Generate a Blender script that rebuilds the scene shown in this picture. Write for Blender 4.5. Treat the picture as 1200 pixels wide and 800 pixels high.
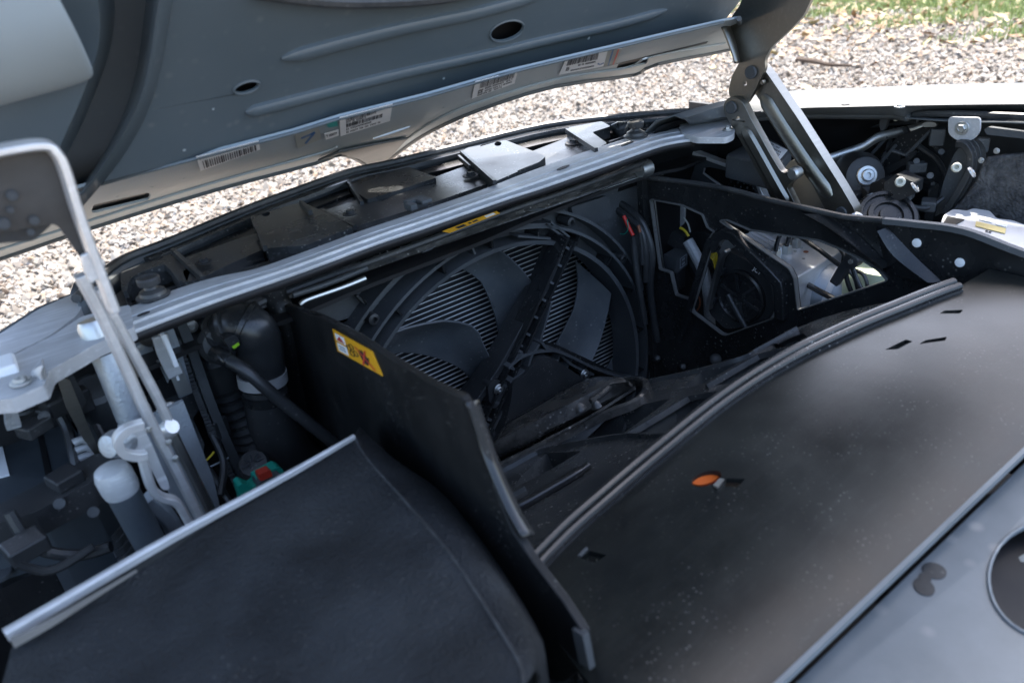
import bpy, bmesh, math, random
import numpy as np
from mathutils import Vector, Matrix, Quaternion
from mathutils.geometry import tessellate_polygon, delaunay_2d_cdt

random.seed(7); rng = np.random.default_rng(7)
scene = bpy.context.scene
col = scene.collection
for o in list(bpy.data.objects): bpy.data.objects.remove(o)

# ------------------------------------------------------------------ camera
# metres; X across the car, Y towards its nose, Z up; the fan stands in the plane Y = 0
F_PX = 900.0
CAM = Vector((-0.46, -0.65, 1.0))
ROT = Matrix(((0.77723672, 0.35695316, -0.51815781),
              (-0.62282868, 0.31948864, -0.71415085),
              (-0.08937287, 0.87778782, 0.47063897)))
cd = bpy.data.cameras.new('camera'); cam = bpy.data.objects.new('camera', cd); col.objects.link(cam)
cd.sensor_width = 36.0; cd.lens = 36.0 * F_PX / 1200.0
cd.clip_start = 0.02; cd.clip_end = 500
cam.matrix_world = Matrix.Translation(CAM) @ ROT.to_4x4()
cd.dof.use_dof = True; cd.dof.focus_distance = 0.92; cd.dof.aperture_fstop = 8.0; cd.dof.aperture_blades = 8
scene.camera = cam

# ------------------------------------------------------------------ light
SUN_EL, SUN_AZ = math.radians(60), math.radians(60)        # azimuth from +Y towards +X
w = bpy.data.worlds.new('World'); scene.world = w; w.use_nodes = True
nt = w.node_tree; bg = nt.nodes['Background']
sky = nt.nodes.new('ShaderNodeTexSky'); sky.sky_type = 'NISHITA'; sky.sun_disc = False
sky.sun_elevation = SUN_EL; sky.sun_rotation = SUN_AZ; sky.dust_density = 3.0; sky.air_density = 0.95; sky.ozone_density = 0.75
nt.links.new(sky.outputs[0], bg.inputs[0]); bg.inputs[1].default_value = 0.15
sl = bpy.data.lights.new('sun', 'SUN'); sl.energy = 2.5; sl.angle = math.radians(2.5); sl.color = (1.0, 0.95, 0.87)
so = bpy.data.objects.new('sun', sl); col.objects.link(so)
sdir = Vector((math.sin(SUN_AZ) * math.cos(SUN_EL), math.cos(SUN_AZ) * math.cos(SUN_EL), math.sin(SUN_EL)))
so.rotation_euler = sdir.to_track_quat('Z', 'Y').to_euler()
vs = scene.view_settings; vs.view_transform = 'Standard'; vs.look = 'None'; vs.gamma = 1.0
vs.use_curve_mapping = False; vs.exposure = 2.25
scene.cycles.max_bounces = 8

# ------------------------------------------------------------------ planes
def ray(px, py): return ROT @ Vector((px - 600.0, 400.0 - py, -F_PX))
def PX(v): return (Vector((v, 0, 0)), Vector((1, 0, 0)))
def PY(v): return (Vector((0, v, 0)), Vector((0, 1, 0)))
def PZ(v): return (Vector((0, 0, v)), Vector((0, 0, 1)))
def TILT(y, z, deg):                        # a plane along X that rises backwards by deg through (y, z)
    a = math.radians(deg); return (Vector((0, y, z)), Vector((0, math.sin(a), math.cos(a))))
def OFF(pl, d): return (pl[0] + pl[1].normalized() * d, pl[1])
def W(px, py, pl):                          # the point of a plane of the car that is seen there
    r = ray(px, py); return CAM + r * ((pl[0] - CAM).dot(pl[1]) / r.dot(pl[1]))
def WL(pts, pl): return [W(x, y, pl) for x, y in pts]
def scale_at(p):                            # metres per picture pixel at a point
    return -(ROT.transposed() @ (p - CAM)).z / F_PX

# ------------------------------------------------------------------ 2-D / 3-D curve helpers
def spline(pts, n=6, closed=False):
    P = [Vector(p) for p in pts]; out = []; N = len(P)
    rngN = N if closed else N - 1
    for i in range(rngN):
        p0 = P[(i - 1) % N] if (closed or i > 0) else P[0]
        p1 = P[i]; p2 = P[(i + 1) % N]
        p3 = P[(i + 2) % N] if (closed or i + 2 < N) else P[-1]
        for k in range(n):
            t = k / n; t2 = t * t; t3 = t2 * t
            out.append(0.5 * ((2 * p1) + (p2 - p0) * t + (2 * p0 - 5 * p1 + 4 * p2 - p3) * t2 + (3 * p1 - p0 - 3 * p2 + p3) * t3))
    if not closed: out.append(P[-1].copy())
    return out
def rnd(poly, r=4, seg=4):
    out = []; N = len(poly)
    for i in range(N):
        a, b, c = Vector(poly[i - 1]), Vector(poly[i]), Vector(poly[(i + 1) % N])
        u, v = a - b, c - b
        d = min(r, u.length * .45, v.length * .45)
        if d < .05: out.append(tuple(b)); continue
        s, e = b + u.normalized() * d, b + v.normalized() * d
        for k in range(seg + 1):
            t = k / seg; out.append(tuple((s * (1 - t) + b * t) * (1 - t) + (b * (1 - t) + e * t) * t))
    return out
def ell(cx, cy, rx, ry, rot=0, n=20):
    c, s = math.cos(math.radians(rot)), math.sin(math.radians(rot))
    return [(cx + rx * math.cos(t) * c - ry * math.sin(t) * s, cy + rx * math.cos(t) * s + ry * math.sin(t) * c)
            for t in [2 * math.pi * k / n for k in range(n)]]

# ------------------------------------------------------------------ mesh builder
class MB:
    def __init__(s): s.v = []; s.f = []
    def add(s, vs, fs):
        b = len(s.v); s.v += [Vector(p) for p in vs]; s.f += [[b + i for i in f] for f in fs]; return s
    def prism(s, pts, t, holes=(), away=True, nrm=None):
        loops = [list(map(Vector, pts))] + [list(map(Vector, h)) for h in holes]
        P = loops[0]
        if nrm is None:
            nrm = Vector((0, 0, 0))
            for i in range(len(P)):
                a, b = P[i], P[(i + 1) % len(P)]
                nrm += Vector(((a.y - b.y) * (a.z + b.z), (a.z - b.z) * (a.x + b.x), (a.x - b.x) * (a.y + b.y)))
        nrm = nrm.normalized()
        cen = sum(P, Vector()) / len(P)
        if away and nrm.dot(cen - CAM) < 0: nrm = -nrm
        flat = [p for L in loops for p in L]; n = len(flat)
        tris = tessellate_polygon(loops)
        vs_ = flat + [p + nrm * t for p in flat]; fs = []
        for a, b, c in tris:
            m = (flat[b] - flat[a]).cross(flat[c] - flat[a])
            if m.dot(nrm) > 0: a, b, c = c, b, a
            fs.append([a, b, c]); fs.append([n + c, n + b, n + a])
        o = 0
        for L in loops:
            k = len(L)
            for i in range(k):
                j = (i + 1) % k; fs.append([o + i, o + j, n + o + j, n + o + i])
            o += k
        return s.add(vs_, fs)
    def box(s, c, size, m=None):
        m = m or Matrix.Identity(3); c = Vector(c)
        vs_ = [c + m @ Vector((x * size[0] / 2, y * size[1] / 2, z * size[2] / 2)) for x in (-1, 1) for y in (-1, 1) for z in (-1, 1)]
        return s.add(vs_, [[0, 1, 3, 2], [4, 6, 7, 5], [0, 4, 5, 1], [2, 3, 7, 6], [0, 2, 6, 4], [1, 5, 7, 3]])
    def sweep(s, pts, prof, up=Vector((0, 0, 1)), cap=True, scales=None):
        P = list(map(Vector, pts)); k = len(prof); rows = []; u0 = up
        for i, p in enumerate(P):
            t = (P[min(i + 1, len(P) - 1)] - P[max(i - 1, 0)]).normalized()
            side = t.cross(u0)
            if side.length < 1e-4: side = t.orthogonal()
            side.normalize(); u0 = side.cross(t).normalized()
            sc = scales[i] if scales else 1.0
            rows.append([p + side * a * sc + u0 * b * sc for a, b in prof])
        vs_ = [q for r in rows for q in r]; fs = []
        for i in range(len(rows) - 1):
            for j in range(k):
                fs.append([i * k + j, i * k + (j + 1) % k, (i + 1) * k + (j + 1) % k, (i + 1) * k + j])
        if cap: fs += [list(range(k))[::-1], [(len(rows) - 1) * k + j for j in range(k)]]
        return s.add(vs_, fs)
    def tube(s, pts, r, n=10, cap=True):
        P = list(map(Vector, pts)); sc = None
        if isinstance(r, (list, tuple)): sc = [x for x in r]; r = 1.0
        t = (P[1] - P[0]).normalized(); up = t.orthogonal()
        return s.sweep(P, [(r * math.cos(2 * math.pi * j / n), r * math.sin(2 * math.pi * j / n)) for j in range(n)], up, cap, sc)
    def lathe(s, o, ax, prof, n=24, cap=True):
        o, ax = Vector(o), Vector(ax).normalized(); u = ax.orthogonal().normalized(); v = ax.cross(u); k = len(prof)
        vs_ = []
        for j in range(n):
            a = 2 * math.pi * j / n; d = u * math.cos(a) + v * math.sin(a)
            vs_ += [o + d * r + ax * h for r, h in prof]
        fs = []
        for j in range(n):
            for i in range(k - 1):
                fs.append([j * k + i, ((j + 1) % n) * k + i, ((j + 1) % n) * k + i + 1, j * k + i + 1])
        if cap and prof[0][0] > 1e-6: fs.append([j * k for j in range(n)][::-1])
        if cap and prof[-1][0] > 1e-6: fs.append([j * k + k - 1 for j in range(n)])
        return s.add(vs_, fs)
    def loft(s, rows, closed=False):
        k = len(rows[0]); vs_ = [p for r in rows for p in r]; fs = []
        for i in range(len(rows) - 1):
            for j in range(k if closed else k - 1):
                fs.append([i * k + j, i * k + (j + 1) % k, (i + 1) * k + (j + 1) % k, (i + 1) * k + j])
        return s.add(vs_, fs)
    def mesh(s, name, origin=Vector((0, 0, 0)), sharp=32, weld=True, smooth=True):
        me = bpy.data.meshes.new(name)
        me.from_pydata([tuple(p - origin) for p in s.v], [], s.f); me.update()
        bm = bmesh.new(); bm.from_mesh(me)
        if weld: bmesh.ops.remove_doubles(bm, verts=bm.verts, dist=1e-5)
        bmesh.ops.recalc_face_normals(bm, faces=bm.faces)
        if smooth:
            ca = math.radians(sharp)
            for e in bm.edges:
                if len(e.link_faces) == 2:
                    try: e.smooth = e.calc_face_angle() < ca
                    except ValueError: pass
            for f in bm.faces: f.smooth = True
        bm.to_mesh(me); bm.free(); return me

def tag(o, label=None, cat=None, group=None, kind=None):
    if label: o['label'] = label
    if cat: o['category'] = cat
    if group: o['group'] = group
    if kind: o['kind'] = kind
    return o
def thing(name, label, cat, loc, group=None):
    o = bpy.data.objects.new(name, None); col.objects.link(o); o.empty_display_size = .05
    o.location = loc; return tag(o, label, cat, group)
def wloc(o):
    p = Vector((0, 0, 0))
    while o: p = p + o.location; o = o.parent
    return p
def part(name, mb, mat, parent=None, label=None, bevel=0, solid=0, sub=0, sharp=32, seg=2, smooth=True, kind=None, weld=True):
    if parent is None:
        c = sum(mb.v, Vector()) / len(mb.v); c.z = min(p.z for p in mb.v); org = c
    else: org = wloc(parent)
    me = mb.mesh(name, org, sharp, weld, smooth); me.materials.append(mat)
    o = bpy.data.objects.new(name, me); col.objects.link(o)
    if parent is None: o.location = org
    else: o.parent = parent
    if solid:
        m = o.modifiers.new('solid', 'SOLIDIFY'); m.thickness = solid; m.offset = 0
    if bevel:
        m = o.modifiers.new('bevel', 'BEVEL'); m.width = bevel; m.segments = seg; m.limit_method = 'ANGLE'; m.angle_limit = math.radians(40); m.harden_normals = True
    if sub:
        m = o.modifiers.new('sub', 'SUBSURF'); m.levels = sub; m.render_levels = sub
    return tag(o, label, kind=kind)
def place(name, me, parent, loc, axis=(0, 0, 1), s=1.0, spin=0.0, label=None):
    """link one more object of a shared mesh, its Z turned to axis"""
    o = bpy.data.objects.new(name, me); col.objects.link(o)
    if parent is not None: o.parent = parent
    q = Vector(axis).normalized().to_track_quat('Z', 'Y') @ Quaternion((0, 0, 1), spin)
    o.rotation_mode = 'QUATERNION'; o.rotation_quaternion = q
    o.location = Vector(loc) - (wloc(parent) if parent is not None else Vector())
    o.scale = (s, s, s); return tag(o, label)

# ------------------------------------------------------------------ materials
def new_mat(name):
    m = bpy.data.materials.new(name); m.use_nodes = True; n = m.node_tree
    return m, n, n.nodes['Principled BSDF']
def N(nt, t, **kw):
    n = nt.nodes.new(t)
    for k, v in kw.items():
        if k.startswith('i_'): n.inputs[k[2:].replace('_', ' ')].default_value = v
        else: setattr(n, k, v)
    return n
def ramp(nt, fac, a, b):
    n = N(nt, 'ShaderNodeMapRange'); n.inputs['From Min'].default_value = a; n.inputs['From Max'].default_value = b
    nt.links.new(fac, n.inputs['Value']); return n.outputs['Result']
def mixc(nt, fac, c1, c2):
    n = N(nt, 'ShaderNodeMix', data_type='RGBA')
    if isinstance(fac, float): n.inputs[0].default_value = fac
    else: nt.links.new(fac, n.inputs[0])
    for i, c in ((6, c1), (7, c2)):
        if isinstance(c, tuple): n.inputs[i].default_value = (*c[:3], 1)
        else: nt.links.new(c, n.inputs[i])
    return n.outputs[2]
def maths(nt, op, a, b):
    n = N(nt, 'ShaderNodeMath', operation=op)
    for i, c in ((0, a), (1, b)):
        if isinstance(c, (int, float)): n.inputs[i].default_value = c
        else: nt.links.new(c, n.inputs[i])
    return n.outputs[0]
def surf(name, base, rough=.5, metal=0.0, var=.25, vscale=14, dust=0.0, dust_c=(.30, .29, .27), dscale=9, specks=0.0, sscale=160,
         grain=0.0, gscale=900, wave=0.0, coat=0.0, rvar=.12, scratch=0.0, spec=.5, sheen=0.0):
    m, n, b = new_mat(name)
    tc = N(n, 'ShaderNodeTexCoord'); co = tc.outputs['Object']
    n1 = N(n, 'ShaderNodeTexNoise'); n1.inputs['Scale'].default_value = vscale; n1.inputs['Detail'].default_value = 6; n.links.new(co, n1.inputs['Vector'])
    v = ramp(n, n1.outputs['Fac'], .3, .7)
    c = mixc(n, v, tuple(x * (1 - var) for x in base), tuple(min(1, x * (1 + var)) for x in base))
    r = N(n, 'ShaderNodeMapRange'); r.inputs['From Min'].default_value = .25; r.inputs['From Max'].default_value = .75
    r.inputs['To Min'].default_value = max(.03, rough - rvar); r.inputs['To Max'].default_value = min(1, rough + rvar); n.links.new(n1.outputs['Fac'], r.inputs['Value'])
    rough_out = r.outputs['Result']
    if scratch:
        mp = N(n, 'ShaderNodeMapping'); mp.inputs['Scale'].default_value = (6, 60, 60); mp.inputs['Rotation'].default_value = (.2, .3, .5); n.links.new(co, mp.inputs['Vector'])
        ns = N(n, 'ShaderNodeTexNoise'); ns.inputs['Scale'].default_value = 5; ns.inputs['Detail'].default_value = 8; n.links.new(mp.outputs[0], ns.inputs['Vector'])
        sf = maths(n, 'MULTIPLY', ramp(n, ns.outputs['Fac'], .52, .72), scratch)
        c = mixc(n, sf, c, tuple(min(1, x * 1.5 + .08) for x in base))
        rough_out = maths(n, 'ADD', rough_out, maths(n, 'MULTIPLY', sf, .15))
    if dust:
        n2 = N(n, 'ShaderNodeTexNoise'); n2.inputs['Scale'].default_value = dscale; n2.inputs['Detail'].default_value = 9; n2.inputs['Roughness'].default_value = .65; n.links.new(co, n2.inputs['Vector'])
        d = maths(n, 'MULTIPLY', ramp(n, n2.outputs['Fac'], .38, .72), dust)
        c = mixc(n, d, c, dust_c); rough_out = maths(n, 'ADD', rough_out, maths(n, 'MULTIPLY', d, .35))
    if specks:
        vo = N(n, 'ShaderNodeTexVoronoi'); vo.inputs['Scale'].default_value = sscale; n.links.new(co, vo.inputs['Vector'])
        n3 = N(n, 'ShaderNodeTexNoise'); n3.inputs['Scale'].default_value = sscale * .12; n3.inputs['Detail'].default_value = 3; n.links.new(co, n3.inputs['Vector'])
        sp = maths(n, 'MULTIPLY', ramp(n, vo.outputs['Distance'], .24, .08), ramp(n, n3.outputs['Fac'], .45, .7))
        c = mixc(n, maths(n, 'MULTIPLY', sp, specks), c, (.5, .48, .44))
    n.links.new(c, b.inputs['Base Color']); n.links.new(rough_out, b.inputs['Roughness'])
    b.inputs['Metallic'].default_value = metal; b.inputs['Specular IOR Level'].default_value = spec
    if coat: b.inputs['Coat Weight'].default_value = coat; b.inputs['Coat Roughness'].default_value = .08
    if sheen: b.inputs['Sheen Weight'].default_value = sheen
    h = None
    if grain:
        n4 = N(n, 'ShaderNodeTexNoise'); n4.inputs['Scale'].default_value = gscale; n4.inputs['Detail'].default_value = 2; n.links.new(co, n4.inputs['Vector']); h = maths(n, 'MULTIPLY', n4.outputs['Fac'], grain)
    if wave:
        n5 = N(n, 'ShaderNodeTexNoise'); n5.inputs['Scale'].default_value = 11; n5.inputs['Detail'].default_value = 3; n.links.new(co, n5.inputs['Vector'])
        hw = maths(n, 'MULTIPLY', n5.outputs['Fac'], wave); h = hw if h is None else maths(n, 'ADD', h, hw)
    if h is not None:
        bp = N(n, 'ShaderNodeBump'); bp.inputs['Strength'].default_value = 1.0; bp.inputs['Distance'].default_value = .001
        n.links.new(h, bp.inputs['Height']); n.links.new(bp.outputs[0], b.inputs['Normal'])
    return m
M = {}
M['plastic'] = surf('black_plastic', (.016, .018, .02), .46, grain=.25, dust=.10, specks=.35, sscale=220)
M['lampgrey'] = surf('blue_grey_plastic', (.034, .045, .054), .5, dust=.15)
M['plastic2'] = surf('grey_black_plastic', (.055, .061, .066), .5, grain=.25, dust=.12, specks=.3, sscale=240)
M['blade'] = surf('fan_blade_plastic', (.062, .071, .078), .34, grain=.2, dust=.18, dscale=16, specks=.5, sscale=150)
M['gloss'] = surf('semi_gloss_black', (.012, .013, .014), .22, specks=.4, sscale=190, grain=.05, dust=.05)
M['cover'] = surf('dusty_grille_plastic', (.024, .026, .027), .28, spec=.28, dust=.16, dscale=14, dust_c=(.22, .225, .23), specks=.6, sscale=180, scratch=.25, grain=.06)
M['floor'] = surf('dusty_floor_plastic', (.007, .0083, .0085), .30, rvar=.035, dust=.2, dscale=16, spec=.36, dust_c=(.075, .08, .066), specks=.2, sscale=280, scratch=.06, grain=.07, gscale=900, wave=.5)
M['dirty'] = surf('dirty_black_plastic', (.028, .028, .027), .2, dust=.45, dscale=30, dust_c=(.24, .22, .19), specks=1.0, sscale=170, grain=.5, gscale=300)
M['rubber'] = surf('black_rubber', (.022, .024, .026), .42, dust=.22, dscale=20, specks=.3)
M['hose'] = surf('hose_rubber', (.018, .02, .022), .36, dust=.1, specks=.2)
M['felt'] = surf('charcoal_felt', (.0185, .0208, .0232), .9, spec=.25, var=.55, vscale=22, scratch=.05, dust=.25, dscale=12, dust_c=(.05, .05, .047), grain=2.2, gscale=420, wave=1.6, specks=.12, sscale=260)
M['feltwear'] = surf('worn_felt_seam', (.032, .034, .036), .95, var=.5, vscale=120, grain=1.2, gscale=260)
M['edgelight'] = surf('painted_edge_highlight', (.13, .13, .125), .35, var=.2)  # paints the highlight where the duct's cut edges catch light
M['palefill'] = surf('lightening_grey', (.26, .275, .28), .5, .2, dust=.3)  # pale tone of the panels added to lighten the duct openings
M['ductblack'] = surf('deep_black_duct_plastic', (.006, .0068, .0075), .5, spec=.3, dust=.05, specks=.3, sscale=260, grain=.2)
M['liner'] = surf('wheel_liner_felt', (.05, .05, .052), .95, var=.6, vscale=180, grain=3.0, gscale=350, dust=.3, dscale=60)
M['silver'] = surf('worn_aluminium', (.50, .51, .515), .46, .25, var=.12, dust=.5, dscale=16, dust_c=(.22, .22, .215), scratch=.5, grain=.1)
M['zinc'] = surf('zinc_plate', (.55, .56, .55), .38, 1.0, var=.15, dust=.12, grain=.1)
M['darksteel'] = surf('dark_bracket_steel', (.03, .029, .028), .45, .2, var=.3, dust=.2)
M['damper'] = surf('blue_grey_damper', (.055, .07, .085), .5, .2, dust=.2)
M['mould'] = surf('moulded_glossy_plastic', (.03, .033, .035), .2, dust=.35, dscale=18, dust_c=(.15, .15, .135), specks=.6, sscale=200, grain=.1)
M['steel'] = surf('dark_steel_arm', (.30, .29, .26), .36, 1.0, var=.2, vscale=8, grain=.15, scratch=.15)
M['tube'] = surf('blasted_aluminium', (.42, .46, .5), .52, .9, var=.15, grain=.4, gscale=500)
M['alu'] = surf('bright_aluminium', (.72, .725, .725), .36, .6, var=.10, grain=.2, gscale=400, scratch=.3, dust=.25, dscale=30, dust_c=(.30, .29, .27))
M['castwhite'] = surf('worn_pale_casting', (.55, .56, .57), .45, .35, var=.15, dust=.35, dscale=18, dust_c=(.25, .24, .23), scratch=.5)
M['paint'] = surf('silver_paint', (.11, .12, .124), .5, .0, var=.04, spec=.18, rvar=.05, specks=.15, sscale=80)
M['under'] = surf('bonnet_paint_shaded', (.085, .110, .124), .42, .0, var=.10, vscale=6, coat=.12, rvar=.06, dust=.10, dust_c=(.2, .2, .2), specks=.1, sscale=70)  # shaded tone of the one bonnet paint, darkness put into the colour
M['flange'] = surf('bonnet_paint_lit', (.34, .395, .42), .5, .0, spec=.2, var=.05, coat=.0, rvar=.06, dust=.12, dust_c=(.35, .36, .36))  # lit tone of the same bonnet paint, brightness put into the colour
M['bulkhead'] = surf('bulkhead_paint', (.15, .17, .18), .42, .2, var=.08, vscale=9, dust=.2, dust_c=(.45, .46, .46), specks=.5, sscale=45)
M['white'] = surf('white_paper', (.85, .86, .86), .6, var=.03)
M['ink'] = surf('black_ink', (.015, .015, .018), .6, var=.1)
M['kraft'] = surf('grey_tape', (.33, .34, .31), .6, var=.1)
M['backing'] = surf('dusty_beige_backing', (.17, .16, .145), .8, var=.3)
M['blueink'] = surf('blue_ink', (.02, .13, .32), .5)
M['teal'] = surf('teal_ink', (.03, .33, .30), .5)
M['redink'] = surf('red_ink', (.55, .06, .03), .5)
M['yellow'] = surf('yellow_sticker', (.75, .37, .012), .45, var=.08, specks=.15)
M['redp'] = surf('red_plastic', (.40, .035, .02), .45)
M['red'] = surf('red_wire', (.55, .02, .012), .4)
M['copper'] = surf('brown_wire', (.22, .07, .03), .45)
M['green'] = surf('green_plastic', (.0, .24, .17), .42, dust=.1)
M['orange'] = surf('orange_marker', (.62, .13, .015), .5)
M['yel'] = surf('yellow_wire', (.62, .47, .03), .45)
M['void'] = surf('shadow_black_plastic', (.006, .006, .007), .6)  # near black; also paints the shade inside slots and holes
M['fin'] = surf('radiator_fin', (.78, .79, .8), .4, .2, var=.1)
M['core'] = surf('radiator_core', (.012, .013, .015), .7, var=.4, vscale=300)
M['cream'] = surf('cream_plastic', (.62, .6, .5), .45)
M['whitep'] = surf('white_casting', (.66, .67, .68), .42, .1, var=.06, dust=.12, scratch=.1)
M['yellowtape'] = surf('pale_yellow_tape', (.66, .55, .25), .5)
M['bark'] = surf('bark', (.09, .06, .04), .9, grain=3)
M['limeprint'] = surf('lime_print', (.25, .5, .02), .5)
M['greyprint'] = surf('grey_print', (.3, .33, .36), .5)

# gravel and ground
def ground_mat():
    m, n, b = new_mat('gravel_ground'); tc = N(n, 'ShaderNodeTexCoord'); co = tc.outputs['Object']
    vo = N(n, 'ShaderNodeTexVoronoi'); vo.inputs['Scale'].default_value = 42; n.links.new(co, vo.inputs['Vector'])
    hs = N(n, 'ShaderNodeSeparateColor'); n.links.new(vo.outputs['Color'], hs.inputs[0])
    c = mixc(n, hs.outputs[0], (.16, .12, .085), (.42, .38, .33))
    no = N(n, 'ShaderNodeTexNoise'); no.inputs['Scale'].default_value = .9; no.inputs['Detail'].default_value = 5; n.links.new(co, no.inputs['Vector'])
    c = mixc(n, maths(n, 'MULTIPLY', ramp(n, no.outputs['Fac'], .45, .75), .5), c, (.22, .15, .09))
    n.links.new(c, b.inputs['Base Color']); b.inputs['Roughness'].default_value = .9
    bp = N(n, 'ShaderNodeBump'); bp.inputs['Distance'].default_value = .01; n.links.new(vo.outputs['Distance'], bp.inputs['Height']); bp.invert = True
    n.links.new(bp.outputs[0], b.inputs['Normal']); return m
def attr_mat(name, stops, rough):
    m, n, b = new_mat(name); a = N(n, 'ShaderNodeAttribute', attribute_name='tint'); cr = N(n, 'ShaderNodeValToRGB')
    el = cr.color_ramp.elements
    while len(el) < len(stops): el.new(.5)
    for e, (p, c) in zip(el, stops): e.position = p; e.color = (*c, 1)
    n.links.new(a.outputs['Fac'], cr.inputs[0]); n.links.new(cr.outputs[0], b.inputs['Base Color']); b.inputs['Roughness'].default_value = rough
    return m
M['ground'] = ground_mat()
M['stone'] = attr_mat('gravel_stone', [(0, (.13, .112, .095)), (.25, (.21, .18, .145)), (.5, (.26, .23, .19)), (.75, (.32, .30, .27)), (.9, (.25, .165, .10)), (1, (.46, .45, .43))], .75)
M['leaf'] = attr_mat('fallen_leaf', [(0, (.16, .07, .025)), (.4, (.28, .17, .08)), (.7, (.40, .31, .18)), (1, (.36, .34, .14))], .7)
M['grass'] = attr_mat('grass_blade', [(0, (.14, .19, .05)), (.5, (.24, .31, .09)), (1, (.40, .44, .18))], .6)

def scatter(name, mat, base_v, base_f, pos, scl, tint, kind='stuff', flat=1.0, upright=False):
    """one mesh of many small pieces, each turned and sized on its own"""
    nv, k = len(base_v), len(pos); bv = np.array(base_v, float)
    q = rng.uniform(0, 2 * math.pi, k); tx = rng.normal(0, .35 if not upright else .25, k); ty = rng.normal(0, .35 if not upright else .25, k)
    jit = 1 + rng.normal(0, .13, (k, nv, 1)) if not upright else np.ones((k, nv, 1))
    V = bv[None] * jit * scl[:, None, :]
    V[:, :, 0] += V[:, :, 2] * tx[:, None]; V[:, :, 1] += V[:, :, 2] * ty[:, None]
    if not upright: V[:, :, 2] += (V[:, :, 0] * tx[:, None] + V[:, :, 1] * ty[:, None])
    c, s_ = np.cos(q)[:, None], np.sin(q)[:, None]
    X = V[:, :, 0] * c - V[:, :, 1] * s_; Y = V[:, :, 0] * s_ + V[:, :, 1] * c
    V[:, :, 0] = X; V[:, :, 1] = Y; V += pos[:, None, :]
    Fc = (np.array(base_f)[None] + (np.arange(k) * nv)[:, None, None]).reshape(-1, len(base_f[0]))
    me = bpy.data.meshes.new(name); me.from_pydata(V.reshape(-1, 3), [], Fc.tolist()); me.update()
    at = me.attributes.new('tint', 'FLOAT', 'POINT'); at.data.foreach_set('value', np.repeat(tint, nv).astype(np.float32))
    me.materials.append(mat); o = bpy.data.objects.new(name, me); col.objects.link(o); o['kind'] = kind; return o
def in_view(n, x0, x1, y0, y1, pad=90):
    """random ground points that the camera, or one a step aside, can see"""
    p = np.c_[rng.uniform(x0, x1, n), rng.uniform(y0, y1, n), np.zeros(n)]
    q = (p - np.array(CAM)) @ np.array(ROT); z = -q[:, 2]
    u = 600 + F_PX * q[:, 0] / z; v = 400 - F_PX * q[:, 1] / z
    return p[(z > .1) & (u > -pad * 3) & (u < 1200 + pad) & (v > -pad) & (v < 440)]
#### SETTING
g = MB().add([(-60, -60, 0), (60, -60, 0), (60, 60, 0), (-60, 60, 0)], [[0, 1, 2, 3]])
tag(part('ground', g, M['ground'], smooth=False), kind='structure')
p_ = (1 + 5 ** .5) / 2
ico = [Vector(v).normalized() for v in ((-1, p_, 0), (1, p_, 0), (-1, -p_, 0), (1, -p_, 0), (0, -1, p_), (0, 1, p_), (0, -1, -p_), (0, 1, -p_), (p_, 0, -1), (p_, 0, 1), (-p_, 0, -1), (-p_, 0, 1))]
icof = [[0, 11, 5], [0, 5, 1], [0, 1, 7], [0, 7, 10], [0, 10, 11], [1, 5, 9], [5, 11, 4], [11, 10, 2], [10, 7, 6], [7, 1, 8], [3, 9, 4], [3, 4, 2], [3, 2, 6], [3, 6, 8], [3, 8, 9], [4, 9, 5], [2, 4, 11], [6, 2, 10], [8, 6, 7], [9, 8, 1]]
pts = np.r_[in_view(78000, -1.2, 3.2, 1.6, 4.6), in_view(90000, 2.6, 8.5, .6, 5.2)]
k = len(pts); s0 = np.exp(rng.normal(math.log(.0088), .38, k)).clip(.004, .02)
pts[:, 2] = s0 * .35 + rng.uniform(0, .006, k)
scatter('gravel', M['stone'], [tuple(v) for v in ico], icof, pts, s0[:, None] * rng.uniform(.65, 1.25, (k, 3)) * np.array([1.15, 1, .55]), rng.uniform(0, 1, k))
lf = [(-1, 0, 0), (-.3, .42, .12), (.5, .36, .1), (1, 0, .25), (.5, -.36, .1), (-.3, -.42, .12)]
lp = in_view(9000, 3.6, 9, .3, 5.2); d_ = lp[:, 0] * .8 + lp[:, 1] * .25 - 3.9
lp = lp[rng.uniform(0, 1, len(lp)) < np.clip(d_ * .2, .008, .28)]; k = len(lp); lp[:, 2] = rng.uniform(.02, .04, k)
scatter('leaf_litter', M['leaf'], lf, [[0, 1, 5], [1, 2, 5], [2, 4, 5], [2, 3, 4]], lp, rng.uniform(.02, .055, (k, 1)) * np.ones((1, 3)), rng.uniform(0, 1, k))
gp = in_view(120000, 5.2, 11, -.5, 5.5); d_ = gp[:, 0] - .35 * gp[:, 1] - 5.1 + .5 * np.sin(gp[:, 1] * 5 + gp[:, 0] * 3)
gp = gp[rng.uniform(0, 1, len(gp)) < np.clip(d_ * .45, 0, .95)]; k = len(gp); gp[:, 2] = .005
scatter('grass', M['grass'], [(-.1, 0, 0), (.1, 0, 0), (.06, .12, .6), (-.06, .12, .6), (0, .3, 1)], [[0, 1, 2], [0, 2, 3], [3, 2, 4]], gp, rng.uniform(.03, .075, (k, 1)) * np.ones((1, 3)), rng.uniform(0, 1, k), upright=True)
t_ = MB(); tp = [W(935, 70, PZ(.03)), W(955, 72, PZ(.05)), W(972, 76, PZ(.045)), W(998, 77, PZ(.03))]
t_.tube(spline(tp, 5), [.02 - .0008 * i for i in range(16)], 7)
tag(part('twig', t_, M['bark']), 'short dark broken twig lying on the gravel', 'twig')

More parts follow.
